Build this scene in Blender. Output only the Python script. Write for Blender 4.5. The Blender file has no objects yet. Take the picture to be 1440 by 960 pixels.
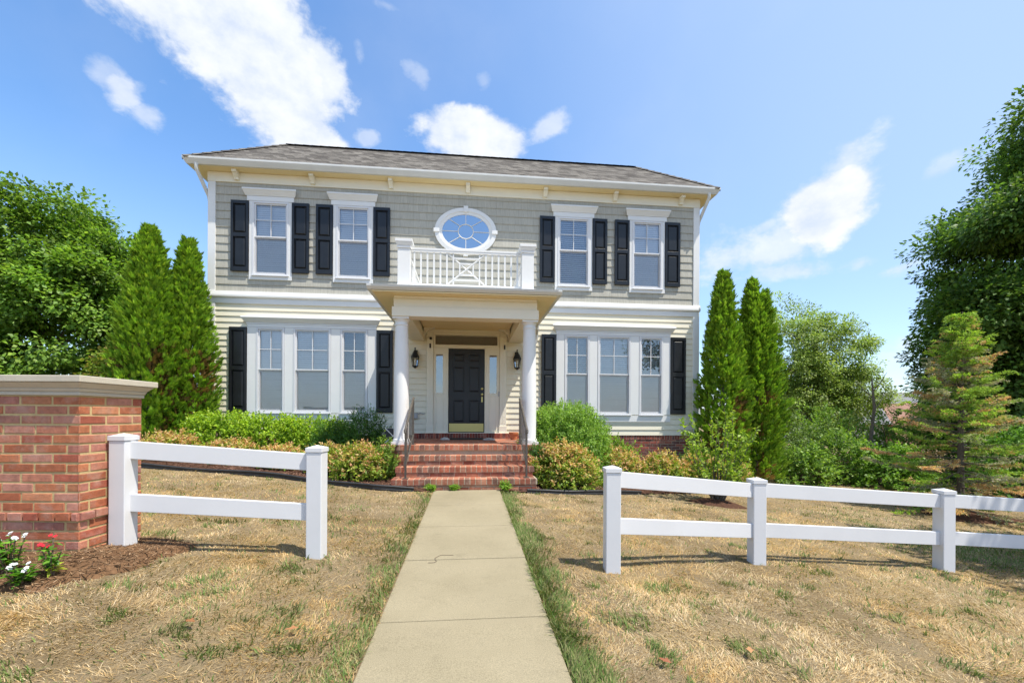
import bpy, math, random
import numpy as np
from mathutils import Vector, Matrix, Euler
R = math.radians
scene = bpy.context.scene
COL = scene.collection

# ------------------------------------------------------------------ camera
EYE = 1.29
cam_d = bpy.data.cameras.new('camera'); cam = bpy.data.objects.new('camera', cam_d); COL.objects.link(cam)
cam_d.sensor_fit = 'HORIZONTAL'; cam_d.sensor_width = 36.0
cam_d.lens = 610.0/1440.0*36.0
cam_d.shift_y = 105.0/1440.0
cam_d.clip_start = 0.05; cam_d.clip_end = 2000
cam.matrix_world = Matrix.Translation((0, 0, EYE)) @ (Euler((R(90), 0, R(-5.7))).to_matrix() @ Matrix.Rotation(R(0.3), 3, 'Z')).to_4x4()
scene.camera = cam

# ------------------------------------------------------------------ light, exposure
SUN = Vector((0.40, -0.26, 1.0)).normalized()
sd = bpy.data.lights.new('sun', 'SUN'); sd.energy = 3.0; sd.angle = R(0.5); sd.color = (1.0, 0.94, 0.84)
so = bpy.data.objects.new('sun', sd); COL.objects.link(so)
so.rotation_mode = 'QUATERNION'; so.rotation_quaternion = (-SUN).to_track_quat('-Z', 'Y'); so.location = (20, -13, 50)
vs = scene.view_settings
scene.display_settings.display_device = 'sRGB'
vs.view_transform = 'Standard'; vs.look = 'None'; vs.gamma = 1; vs.use_curve_mapping = False
vs.exposure = 1.2
scene.cycles.max_bounces = 8; scene.cycles.transparent_max_bounces = 16
scene.cycles.diffuse_bounces = 4; scene.cycles.glossy_bounces = 3; scene.cycles.transmission_bounces = 4
scene.cycles.use_denoising = True
scene.cycles.caustics_reflective = False; scene.cycles.caustics_refractive = False

# ------------------------------------------------------------------ world: sky + clouds (all in world directions)
SKY_STRENGTH = 0.15
world = bpy.data.worlds.new('World'); scene.world = world; world.use_nodes = True
wt = world.node_tree; wt.nodes.clear()
def wn(t, **kw):
    n = wt.nodes.new(t)
    for k, v in kw.items(): setattr(n, k, v)
    return n
def wl(a, b): wt.links.new(a, b)
def wmath(op, a, b=None, clamp=False):
    n = wn('ShaderNodeMath', operation=op); n.use_clamp = clamp
    for i, v in enumerate((a, b)):
        if v is None: continue
        if isinstance(v, (int, float)): n.inputs[i].default_value = v
        else: wl(v, n.inputs[i])
    return n.outputs[0]
def wvec(op, a, b):
    n = wn('ShaderNodeVectorMath', operation=op)
    for i, v in enumerate((a, b)):
        if isinstance(v, (tuple, list, Vector)): n.inputs[i].default_value = tuple(v)
        else: wl(v, n.inputs[i])
    return n
sky = wn('ShaderNodeTexSky'); sky.sky_type = 'NISHITA'; sky.sun_disc = False
sky.sun_elevation = math.asin(SUN.z); sky.sun_rotation = math.atan2(SUN.x, SUN.y)
sky.air_density = 1.0; sky.dust_density = 0.6; sky.ozone_density = 2.0; sky.altitude = 50
hs = wn('ShaderNodeHueSaturation'); hs.inputs['Saturation'].default_value = 1.17; hs.inputs['Value'].default_value = .82
wl(sky.outputs[0], hs.inputs['Color'])
tc = wn('ShaderNodeTexCoord'); D = tc.outputs['Generated']
# noise in direction space, domain warped
n1 = wn('ShaderNodeTexNoise'); n1.inputs['Scale'].default_value = 4.5; n1.inputs['Detail'].default_value = 9; n1.inputs['Roughness'].default_value = 0.62
n1.inputs['Distortion'].default_value = 0.25
mp = wn('ShaderNodeMapping'); mp.inputs['Scale'].default_value = (1, 1, 1.5); mp.inputs['Location'].default_value = (3.1, 0.4, 1.7)
wl(D, mp.inputs['Vector']); wl(mp.outputs[0], n1.inputs['Vector'])
n2 = wn('ShaderNodeTexNoise'); n2.inputs['Scale'].default_value = 13; n2.inputs['Detail'].default_value = 8; n2.inputs['Roughness'].default_value = 0.6
wl(mp.outputs[0], n2.inputs['Vector'])
# each cloud: direction (azimuth deg from +Y towards +X, elevation deg), half-widths (deg), tilt, density, noise amount
CLOUDS = [
    (-35.0, 37.0, 9.0, 5.2, -25, 1, 1.1), (-31.0, 36.0, 8.5, 5.2, -25, 1, 1.0), (-26.0, 37.5, 9.0, 5.6, -20, 1, .9), (-23.5, 33.5, 8.2, 5.8, -30, 1, .8), (-20.6, 30.6, 6.4, 3.6, -25, 1, .8), (-19.5, 35.5, 5.0, 5.0, 0, .95, 1.0), (-38, 40, 8, 2.5, -10, .8, 1.3),
    (-36.2, 28.9, 1.6, 1.7, 35, 0.75, 1.7), (-34.6, 27.9, 1.5, 1.0, 10, .6, 1.7),
    (-37.0, 29.6, 1.4, 1.8, 60, 0.45, 1.6),
    (-13.9, 38.2, 1.3, 2.3, 20, 0.35, 1.8),
    (-13.0, 31.1, 2.0, 1.1, 0, 0.5, 1.5),
    (-6.6, 37.5, 2.2, 1.3, -30, 0.35, 1.8),
    (-10.6, 42.2, 2.0, 0.7, 0, 0.3, 1.8),
    (-0.6, 32.6, 7.7, 3.4, 0, 1.05, 0.75),
    (2.7, 32.2, 5.2, 2.1, 0, 1, 0.75),
    (-3.3, 33.2, 3.5, 2.4, 0, 0.9, 0.9),
    (10.2, 33.6, 3.1, 1.4, 25, 0.6, 1.5),
    (1.7, 37.5, 1.1, 1.2, 0, 0.25, 1.8),
    (43.1, 25.5, 3.4, 2.6, 55, 0.62, 2.0),
    (42.0, 21.1, 4.8, 4.4, 20, 1.0, .95), (39.6, 22.6, 1.8, 1.0, 40, .6, 1.5), (36.0, 20.8, 1.6, .9, 20, .5, 1.6),
    (43.5, 22.4, 3.1, 2.4, 40, 0.7, 1.4),
    (37.9, 18.9, 5.8, 3.4, 15, 0.72, 2.0),
    (32.5, 18.9, 5.6, 3.2, 10, 0.66, 2.2),
    (38.2, 15.8, 5.4, 1.3, -5, 0.6, 1.5),
    (44.4, 15.6, 2.7, 1.0, 8, 0.5, 1.6),
    (47.8, 14.5, 2.8, 1.0, 15, 0.6, 1.5),
    (50.4, 22.5, 2.3, 1.1, 25, 0.35, 1.8),
    (42.6, 19.3, 4.2, 2.0, 20, 0.7, 1.3),
    (48.2, 7.4, 1.6, 1.2, 15, 0.5, 1.6),
    (47.7, 5.8, 2.5, 1.2, 15, 0.4, 1.7),
    (118, 42, 34, 20, 0, .92, 1.0), (243, 42, 34, 22, 0, .92, 1.0), (180, 68, 30, 14, 0, .92, 1.0), (156, 25, 6, 3, 0, .75, 1.3), (-80, 28, 12, 8, 0, .8, 1.0)]  # the broad banks are unseen, added behind the camera as facade fill light
acc = None
noise_c = wmath('SUBTRACT', n1.outputs[0], 0.5); noise_f = wmath('SUBTRACT', n2.outputs[0], 0.5)
noise_mix = wmath('ADD', wmath('MULTIPLY', noise_c, 2.8), wmath('MULTIPLY', noise_f, 1.9))
veil = wmath('ADD', .70, wmath('MULTIPLY', n2.outputs[0], .60), True)
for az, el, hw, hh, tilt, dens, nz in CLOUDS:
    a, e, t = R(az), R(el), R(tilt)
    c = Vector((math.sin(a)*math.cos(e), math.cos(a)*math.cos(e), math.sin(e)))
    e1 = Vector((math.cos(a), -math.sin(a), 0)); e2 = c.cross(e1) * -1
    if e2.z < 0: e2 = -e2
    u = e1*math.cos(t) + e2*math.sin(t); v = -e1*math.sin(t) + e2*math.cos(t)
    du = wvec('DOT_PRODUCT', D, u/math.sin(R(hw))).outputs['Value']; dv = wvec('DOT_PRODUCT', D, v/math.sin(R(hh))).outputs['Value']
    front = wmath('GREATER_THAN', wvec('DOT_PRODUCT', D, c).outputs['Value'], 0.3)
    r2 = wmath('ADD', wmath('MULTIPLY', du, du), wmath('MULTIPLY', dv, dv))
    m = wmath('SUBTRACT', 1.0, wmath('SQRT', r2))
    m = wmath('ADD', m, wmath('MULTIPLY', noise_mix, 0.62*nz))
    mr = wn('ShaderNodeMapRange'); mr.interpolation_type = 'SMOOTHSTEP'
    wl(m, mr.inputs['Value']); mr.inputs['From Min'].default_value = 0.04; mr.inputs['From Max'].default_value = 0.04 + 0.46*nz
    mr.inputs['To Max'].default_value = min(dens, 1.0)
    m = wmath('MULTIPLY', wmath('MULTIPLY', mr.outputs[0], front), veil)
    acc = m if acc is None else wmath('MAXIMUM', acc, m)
# thin high haze
n3 = wn('ShaderNodeTexNoise'); n3.inputs['Scale'].default_value = 2.2; n3.inputs['Detail'].default_value = 6
wl(D, n3.inputs['Vector'])
hz = wn('ShaderNodeMapRange'); wl(n3.outputs[0], hz.inputs['Value']); hz.inputs['From Min'].default_value = .5; hz.inputs['From Max'].default_value = .8; hz.inputs['To Max'].default_value = .16
acc = wmath('MAXIMUM', acc, hz.outputs[0])
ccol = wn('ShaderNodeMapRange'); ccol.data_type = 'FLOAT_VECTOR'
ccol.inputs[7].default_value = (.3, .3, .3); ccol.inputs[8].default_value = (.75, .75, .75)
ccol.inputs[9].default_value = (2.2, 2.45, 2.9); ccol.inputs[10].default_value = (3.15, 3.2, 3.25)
wl(n2.outputs[0], ccol.inputs[6])
# bright milky air on the sun's side of the sky and low over the horizon
def wsmooth(v, a, b, top):
    n = wn('ShaderNodeMapRange'); n.interpolation_type = 'SMOOTHSTEP'; wl(v, n.inputs['Value'])
    n.inputs['From Min'].default_value = a; n.inputs['From Max'].default_value = b; n.inputs['To Max'].default_value = top
    return n.outputs[0]
ga, ge = R(78), R(38)
glare = wsmooth(wvec('DOT_PRODUCT', D, (math.sin(ga)*math.cos(ge), math.cos(ga)*math.cos(ge), math.sin(ge))).outputs['Value'], .35, 1.05, .72)
sep = wn('ShaderNodeSeparateXYZ'); wl(D, sep.inputs[0])
low = wsmooth(wmath('MULTIPLY', sep.outputs[2], -1.0), -.50, .02, .55)
air = wmath('MAXIMUM', glare, low)
mh = wn('ShaderNodeMix'); mh.data_type = 'RGBA'; wl(air, mh.inputs[0]); wl(hs.outputs[0], mh.inputs[6]); mh.inputs[7].default_value = (1.75, 2.25, 3.1, 1)
mx = wn('ShaderNodeMix'); mx.data_type = 'RGBA'
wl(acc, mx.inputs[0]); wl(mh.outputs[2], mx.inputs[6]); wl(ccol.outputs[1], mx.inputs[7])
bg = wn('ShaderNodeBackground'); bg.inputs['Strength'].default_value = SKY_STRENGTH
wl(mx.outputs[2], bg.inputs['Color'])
wo = wn('ShaderNodeOutputWorld'); wl(bg.outputs[0], wo.inputs['Surface'])

# ------------------------------------------------------------------ helpers
rng = np.random.default_rng(7)
random.seed(5)

def hash2(ix, iy, seed):
    h = (ix.astype(np.int64)*374761393 + iy.astype(np.int64)*668265263 + seed*1442695041) & 0xffffffff
    h = ((h ^ (h >> 13))*1274126177) & 0xffffffff
    return ((h ^ (h >> 16)) & 0xffff)/65535.0
def vnoise(x, y, s=1.0, seed=0, octv=3):
    x = np.asarray(x, float)*s; y = np.asarray(y, float)*s
    out = 0; amp = .5; tot = 0
    for o in range(octv):
        ix, iy = np.floor(x), np.floor(y); fx, fy = x-ix, y-iy
        fx = fx*fx*(3-2*fx); fy = fy*fy*(3-2*fy)
        v = (hash2(ix, iy, seed+o)*(1-fx)+hash2(ix+1, iy, seed+o)*fx)*(1-fy) + (hash2(ix, iy+1, seed+o)*(1-fx)+hash2(ix+1, iy+1, seed+o)*fx)*fy
        out = out + v*amp; tot += amp; amp *= .5; x = x*2.03+11; y = y*2.03+7
    return out/tot

def gz(X, Y):
    X = np.asarray(X, float); Y = np.asarray(Y, float)
    ax = np.maximum(0, np.sqrt((np.abs(X)-.4)**2+.01)*.5+(np.abs(X)-.4)*.5)
    ax = np.where(ax > 6.5, 6.5+2.5*np.tanh((ax-6.5)/2.5), ax)
    zl = -.075*ax*np.sign(X)
    return zl + .018*(np.minimum(Y, 8)-2.1)
def gzs(x, y): return float(gz(x, y))

# ---- materials
def mat_new(name):
    m = bpy.data.materials.new(name); m.use_nodes = True
    nt = m.node_tree; nt.nodes.clear()
    o = nt.nodes.new('ShaderNodeOutputMaterial'); b = nt.nodes.new('ShaderNodeBsdfPrincipled')
    nt.links.new(b.outputs[0], o.inputs['Surface'])
    return m, nt, b, o
def N(nt, t, **kw):
    n = nt.nodes.new(t)
    for k, v in kw.items():
        if k in n.inputs: n.inputs[k].default_value = v
        else: setattr(n, k, v)
    return n
def paint(name, col, rough=.5, var=.08, scale=6.0, bump=.0, bscale=60.0, spec=.4, stretch=(1, 1, 1), metal=0.0, dirt=0.0):
    """base colour with soft mottling and a fine bump"""
    m, nt, b, o = mat_new(name)
    t = N(nt, 'ShaderNodeTexCoord'); mpn = N(nt, 'ShaderNodeMapping'); mpn.inputs['Scale'].default_value = stretch
    nt.links.new(t.outputs['Object'], mpn.inputs['Vector'])
    ns = N(nt, 'ShaderNodeTexNoise', Scale=scale, Detail=6.0, Roughness=.6); nt.links.new(mpn.outputs[0], ns.inputs['Vector'])
    r = N(nt, 'ShaderNodeValToRGB')
    r.color_ramp.elements[0].position = .25; r.color_ramp.elements[1].position = .75
    r.color_ramp.elements[0].color = tuple(c*(1-var-dirt*.3) for c in col)+(1,)
    r.color_ramp.elements[1].color = tuple(min(1, c*(1+var)) for c in col)+(1,)
    nt.links.new(ns.outputs[0], r.inputs[0]); nt.links.new(r.outputs[0], b.inputs['Base Color'])
    b.inputs['Roughness'].default_value = rough; b.inputs['Specular IOR Level'].default_value = spec; b.inputs['Metallic'].default_value = metal
    if bump:
        n2_ = N(nt, 'ShaderNodeTexNoise', Scale=bscale, Detail=5.0); nt.links.new(mpn.outputs[0], n2_.inputs['Vector'])
        bp = N(nt, 'ShaderNodeBump', Strength=bump, Distance=.01); nt.links.new(n2_.outputs[0], bp.inputs['Height']); nt.links.new(bp.outputs[0], b.inputs['Normal'])
    return m
def attr_mat(name, rough=.8, nvar=.25, nscale=25.0, bump=.3, bscale=120.0, spec=.2, trans=0.0):
    """colour from the per-piece attribute 'Col' (each brick, leaf, blade has its own)"""
    m, nt, b, o = mat_new(name)
    a = N(nt, 'ShaderNodeAttribute', attribute_name='Col')
    col = a.outputs['Color']
    if nvar:
        t = N(nt, 'ShaderNodeTexCoord'); ns = N(nt, 'ShaderNodeTexNoise', Scale=nscale, Detail=5.0, Roughness=.65); nt.links.new(t.outputs['Object'], ns.inputs['Vector'])
        mr = N(nt, 'ShaderNodeMapRange'); mr.inputs['From Min'].default_value = .25; mr.inputs['From Max'].default_value = .75
        mr.inputs['To Min'].default_value = 1-nvar; mr.inputs['To Max'].default_value = 1+nvar
        nt.links.new(ns.outputs[0], mr.inputs['Value'])
        mu = N(nt, 'ShaderNodeVectorMath', operation='MULTIPLY'); nt.links.new(col, mu.inputs[0]); nt.links.new(mr.outputs[0], mu.inputs[1]); col = mu.outputs[0]
    nt.links.new(col, b.inputs['Base Color'])
    b.inputs['Roughness'].default_value = rough; b.inputs['Specular IOR Level'].default_value = spec
    if bump:
        t2 = N(nt, 'ShaderNodeTexCoord'); n2_ = N(nt, 'ShaderNodeTexNoise', Scale=bscale, Detail=6.0, Roughness=.7); nt.links.new(t2.outputs['Object'], n2_.inputs['Vector'])
        bp = N(nt, 'ShaderNodeBump', Strength=bump, Distance=.006); nt.links.new(n2_.outputs[0], bp.inputs['Height']); nt.links.new(bp.outputs[0], b.inputs['Normal'])
    if trans:
        tr = N(nt, 'ShaderNodeBsdfTranslucent')
        tm = N(nt, 'ShaderNodeVectorMath', operation='MULTIPLY'); nt.links.new(col, tm.inputs[0]); tm.inputs[1].default_value = (1.25, 1.3, .7)
        nt.links.new(tm.outputs[0], tr.inputs['Color'])
        mxs = N(nt, 'ShaderNodeMixShader'); mxs.inputs[0].default_value = trans
        nt.links.new(b.outputs[0], mxs.inputs[1]); nt.links.new(tr.outputs[0], mxs.inputs[2]); nt.links.new(mxs.outputs[0], o.inputs['Surface'])
    return m

M = {}
M['white'] = paint('white_trim_paint', (.73, .73, .715), .45, .03, 3, .03, 90)
M['vinyl'] = paint('white_vinyl', (.66, .665, .68), .38, .025, 2.5, .02, 40, dirt=.08)
M['cream_trim'] = paint('cream_trim_paint', (.77, .73, .60), .5, .03, 3, .03, 90)
M['black'] = paint('black_shutter_paint', (.012, .013, .015), .35, .3, 5, .05, 120)
M['doorblack'] = paint('black_door_paint', (.014, .016, .019), .4, .2, 5, .1, 150)
M['brass'] = paint('dull_brass', (.55, .47, .19), .45, .06, 3, metal=1.0)
M['iron'] = paint('weathered_bronze_iron', (.085, .075, .062), .5, .3, 10, .1, 80)
M['lantern'] = paint('black_lantern_metal', (.012, .012, .012), .4, .3, 10)
M['gutter'] = paint('white_gutter_metal', (.62, .63, .61), .35, .06, 2)
M['blind'] = paint('white_blind_slats', (.90, .90, .89), .6, .03, 4)
M['dark'] = paint('dim_room_interior', (.30, .29, .27), .9, .2, 2)
M['soffit'] = paint('cream_soffit', (.78, .65, .38), .6, .03, 2)
M['terracotta'] = paint('terracotta_clay', (.52, .20, .09), .8, .1, 12, .1, 80)
M['mat'] = paint('dark_door_mat', (.03, .028, .025), .95, .3, 40, .6, 300)
M['stone'] = paint('pale_stone', (.40, .38, .35), .85, .2, 14, .5, 60)
M['edging'] = paint('black_plastic_edging', (.03, .032, .035), .45, .4, 8, .15, 40)
M['bark'] = paint('tree_bark', (.13, .105, .08), .9, .35, 9, .8, 50, stretch=(1, 1, .25))
M['twig'] = paint('brown_twig', (.12, .085, .06), .9, .3, 20)
M['capstone'] = paint('cast_stone_cap', (.50, .45, .36), .8, .07, 7, .12, 120)
M['mortar'] = paint('tan_mortar', (.52, .39, .19), .95, .15, 30, .5, 150)
M['mortar_grey'] = paint('grey_mortar', (.42, .35, .25), .95, .15, 30, .4, 150)
M['brick'] = attr_mat('red_brick', .9, .30, 22, .8, 110)
def bloom_on(m, col, sc, a, b, amt):
    nt = m.node_tree; pb = next(n for n in nt.nodes if n.type == 'BSDF_PRINCIPLED'); src = pb.inputs['Base Color'].links[0].from_socket
    t = N(nt, 'ShaderNodeTexCoord'); ns = N(nt, 'ShaderNodeTexNoise', Scale=sc, Detail=9.0, Roughness=.72); nt.links.new(t.outputs['Object'], ns.inputs['Vector'])
    mr = N(nt, 'ShaderNodeMapRange'); mr.inputs['From Min'].default_value = a; mr.inputs['From Max'].default_value = b; mr.inputs['To Max'].default_value = amt; nt.links.new(ns.outputs[0], mr.inputs['Value'])
    mxn = N(nt, 'ShaderNodeMix', data_type='RGBA'); nt.links.new(mr.outputs[0], mxn.inputs[0]); nt.links.new(src, mxn.inputs[6]); mxn.inputs[7].default_value = col+(1,); nt.links.new(mxn.outputs[2], pb.inputs['Base Color'])
bloom_on(M['brick'], (.50, .36, .29), 6.5, .50, .74, .6)
bloom_on(M['capstone'], (.24, .21, .16), 3.0, .52, .75, .55)
bloom_on(M['vinyl'], (.42, .40, .34), 5.0, .60, .85, .35)
M['leaf'] = attr_mat('leaf', .5, 0, 1, 0, trans=.42, spec=.35)
M['needle'] = attr_mat('needle', .6, 0, 1, 0, trans=.30, spec=.2)
M['blade'] = attr_mat('grass_blade', .75, 0, 1, 0, trans=.25, spec=.15)
M['chip'] = attr_mat('bark_mulch', .95, 0, 1, 0)
M['petal'] = attr_mat('flower_petal', .6, 0, 1, 0, trans=.25)
M['greybox'] = paint('grey_plastic', (.35, .36, .36), .5, .05, 5)

def mat_glass(name, tint, base_refl=.07, boost=1.5, rough=.015):
    m, nt, b, o = mat_new(name); nt.nodes.remove(b)
    tr = N(nt, 'ShaderNodeBsdfTransparent'); tr.inputs[0].default_value = tint+(1,)
    gl = N(nt, 'ShaderNodeBsdfGlossy', Roughness=rough); gl.inputs['Color'].default_value = (.95, .97, 1, 1)
    fr = N(nt, 'ShaderNodeFresnel', IOR=1.5)
    ma = N(nt, 'ShaderNodeMath', operation='MULTIPLY_ADD'); nt.links.new(fr.outputs[0], ma.inputs[0]); ma.inputs[1].default_value = boost; ma.inputs[2].default_value = base_refl; ma.use_clamp = True
    mx_ = N(nt, 'ShaderNodeMixShader'); nt.links.new(ma.outputs[0], mx_.inputs[0]); nt.links.new(tr.outputs[0], mx_.inputs[1]); nt.links.new(gl.outputs[0], mx_.inputs[2])
    # slight waviness of real panes
    t = N(nt, 'ShaderNodeTexCoord'); ns = N(nt, 'ShaderNodeTexNoise', Scale=1.6, Detail=1.0); nt.links.new(t.outputs['Object'], ns.inputs['Vector'])
    bp = N(nt, 'ShaderNodeBump', Strength=.10, Distance=.05); nt.links.new(ns.outputs[0], bp.inputs['Height']); nt.links.new(bp.outputs[0], gl.inputs['Normal'])
    nt.links.new(mx_.outputs[0], o.inputs['Surface'])
    return m
M['glass'] = mat_glass('window_glass', (.97, .98, .98), .13, 1.4)
M['glass_dark'] = mat_glass('dark_mirror_glass', (.55, .6, .65), .22, 1.5)
M['glass_oval'] = mat_glass('blue_reflecting_glass', (.35, .5, .7), .42, 1.5)
M['glass_lamp'] = mat_glass('lantern_glass', (.95, .95, .92), .05, 1.0, .06)
def mat_screen():
    m, nt, b, o = mat_new('insect_screen_mesh')
    b.inputs['Base Color'].default_value = (.09, .095, .10, 1); b.inputs['Roughness'].default_value = .8
    tr = N(nt, 'ShaderNodeBsdfTransparent'); mx_ = N(nt, 'ShaderNodeMixShader'); mx_.inputs[0].default_value = .15
    nt.links.new(tr.outputs[0], mx_.inputs[1]); nt.links.new(b.outputs[0], mx_.inputs[2]); nt.links.new(mx_.outputs[0], o.inputs['Surface'])
    return m
M['screen'] = mat_screen()

def mat_siding(name, col, var=.04):
    m, nt, b, o = mat_new(name)
    t = N(nt, 'ShaderNodeTexCoord'); mpn = N(nt, 'ShaderNodeMapping'); mpn.inputs['Scale'].default_value = (.6, .6, 12)
    nt.links.new(t.outputs['Object'], mpn.inputs['Vector'])
    ns = N(nt, 'ShaderNodeTexNoise', Scale=2.0, Detail=6.0); nt.links.new(mpn.outputs[0], ns.inputs['Vector'])
    r = N(nt, 'ShaderNodeValToRGB'); r.color_ramp.elements[0].position = .3; r.color_ramp.elements[1].position = .7
    r.color_ramp.elements[0].color = tuple(c*(1-var) for c in col)+(1,); r.color_ramp.elements[1].color = tuple(c*(1+var) for c in col)+(1,)
    nt.links.new(ns.outputs[0], r.inputs[0]); nt.links.new(r.outputs[0], b.inputs['Base Color'])
    b.inputs['Roughness'].default_value = .5; b.inputs['Specular IOR Level'].default_value = .35
    n2_ = N(nt, 'ShaderNodeTexNoise', Scale=40.0, Detail=3.0); nt.links.new(mpn.outputs[0], n2_.inputs['Vector'])
    bp = N(nt, 'ShaderNodeBump', Strength=.08, Distance=.005); nt.links.new(n2_.outputs[0], bp.inputs['Height']); nt.links.new(bp.outputs[0], b.inputs['Normal'])
    return m
M['clap'] = mat_siding('cream_clapboard', (.74, .69, .545))
def mat_shake():
    m, nt, b, o = mat_new('greige_shingle_siding')
    uv = N(nt, 'ShaderNodeAttribute', attribute_name='Col')       # per course random in blue channel is not needed; grain from object space
    t = N(nt, 'ShaderNodeTexCoord')
    sx = N(nt, 'ShaderNodeSeparateXYZ'); nt.links.new(t.outputs['Object'], sx.inputs[0])
    cx = N(nt, 'ShaderNodeCombineXYZ'); ad = N(nt, 'ShaderNodeMath', operation='ADD'); nt.links.new(sx.outputs[0], ad.inputs[0]); nt.links.new(sx.outputs[1], ad.inputs[1])
    nt.links.new(ad.outputs[0], cx.inputs[0]); nt.links.new(sx.outputs[2], cx.inputs[1])
    br = N(nt, 'ShaderNodeTexBrick', Scale=1.0); br.offset = .37; br.offset_frequency = 1; br.squash = .72; br.squash_frequency = 3
    br.inputs['Brick Width'].default_value = .155; br.inputs['Row Height'].default_value = .19; br.inputs['Mortar Size'].default_value = .0022; br.inputs['Mortar Smooth'].default_value = .5
    br.inputs['Color1'].default_value = (.40, .385, .33, 1); br.inputs['Color2'].default_value = (.435, .42, .36, 1); br.inputs['Mortar'].default_value = (.25, .245, .20, 1)
    off = N(nt, 'ShaderNodeVectorMath', operation='ADD'); nt.links.new(cx.outputs[0], off.inputs[0]); off.inputs[1].default_value = (7.3, -4.17+.19*40, 0)
    nt.links.new(off.outputs[0], br.inputs['Vector'])
    mpn = N(nt, 'ShaderNodeMapping'); mpn.inputs['Scale'].default_value = (30, 30, 1.2); nt.links.new(t.outputs['Object'], mpn.inputs['Vector'])
    gr = N(nt, 'ShaderNodeTexNoise', Scale=2.0, Detail=5.0); nt.links.new(mpn.outputs[0], gr.inputs['Vector'])
    mr = N(nt, 'ShaderNodeMapRange'); mr.inputs['From Min'].default_value = .3; mr.inputs['From Max'].default_value = .7; mr.inputs['To Min'].default_value = .90; mr.inputs['To Max'].default_value = 1.1
    nt.links.new(gr.outputs[0], mr.inputs['Value'])
    mu = N(nt, 'ShaderNodeVectorMath', operation='MULTIPLY'); nt.links.new(br.outputs['Color'], mu.inputs[0]); nt.links.new(mr.outputs[0], mu.inputs[1])
    nt.links.new(mu.outputs[0], b.inputs['Base Color']); b.inputs['Roughness'].default_value = .7; b.inputs['Specular IOR Level'].default_value = .25
    hgt = N(nt, 'ShaderNodeMath', operation='MULTIPLY_ADD'); nt.links.new(br.outputs['Fac'], hgt.inputs[0]); hgt.inputs[1].default_value = -.6; nt.links.new(gr.outputs[0], hgt.inputs[2])
    bp = N(nt, 'ShaderNodeBump', Strength=.25, Distance=.006); nt.links.new(hgt.outputs[0], bp.inputs['Height']); nt.links.new(bp.outputs[0], b.inputs['Normal'])
    return m
M['shake'] = mat_shake()
def mat_roof():
    m, nt, b, o = mat_new('asphalt_roof_shingles')
    t = N(nt, 'ShaderNodeTexCoord'); sx = N(nt, 'ShaderNodeSeparateXYZ'); nt.links.new(t.outputs['Object'], sx.inputs[0])
    cx = N(nt, 'ShaderNodeCombineXYZ'); ad = N(nt, 'ShaderNodeMath', operation='ADD'); nt.links.new(sx.outputs[0], ad.inputs[0]); nt.links.new(sx.outputs[1], ad.inputs[1])
    nt.links.new(ad.outputs[0], cx.inputs[0]); nt.links.new(sx.outputs[2], cx.inputs[1])
    br = N(nt, 'ShaderNodeTexBrick', Scale=1.0); br.offset = .37; br.squash = .6; br.squash_frequency = 3
    br.inputs['Brick Width'].default_value = .26; br.inputs['Row Height'].default_value = .085; br.inputs['Mortar Size'].default_value = .007; br.inputs['Bias'].default_value = -.05
    br.inputs['Color1'].default_value = (.078, .070, .062, 1); br.inputs['Color2'].default_value = (.205, .19, .167, 1); br.inputs['Mortar'].default_value = (.07, .065, .06, 1)
    nt.links.new(cx.outputs[0], br.inputs['Vector'])
    ns = N(nt, 'ShaderNodeTexNoise', Scale=55.0, Detail=6.0, Roughness=.75); nt.links.new(t.outputs['Object'], ns.inputs['Vector'])
    mr = N(nt, 'ShaderNodeMapRange'); mr.inputs['From Min'].default_value = .3; mr.inputs['From Max'].default_value = .7; mr.inputs['To Min'].default_value = .55; mr.inputs['To Max'].default_value = 1.4
    nt.links.new(ns.outputs[0], mr.inputs['Value'])
    mu = N(nt, 'ShaderNodeVectorMath', operation='MULTIPLY'); nt.links.new(br.outputs['Color'], mu.inputs[0]); nt.links.new(mr.outputs[0], mu.inputs[1])
    nt.links.new(mu.outputs[0], b.inputs['Base Color']); b.inputs['Roughness'].default_value = .95; b.inputs['Specular IOR Level'].default_value = .1
    bp = N(nt, 'ShaderNodeBump', Strength=.6, Distance=.012); nt.links.new(ns.outputs[0], bp.inputs['Height']); nt.links.new(bp.outputs[0], b.inputs['Normal'])
    return m
M['roof'] = mat_roof()
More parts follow.
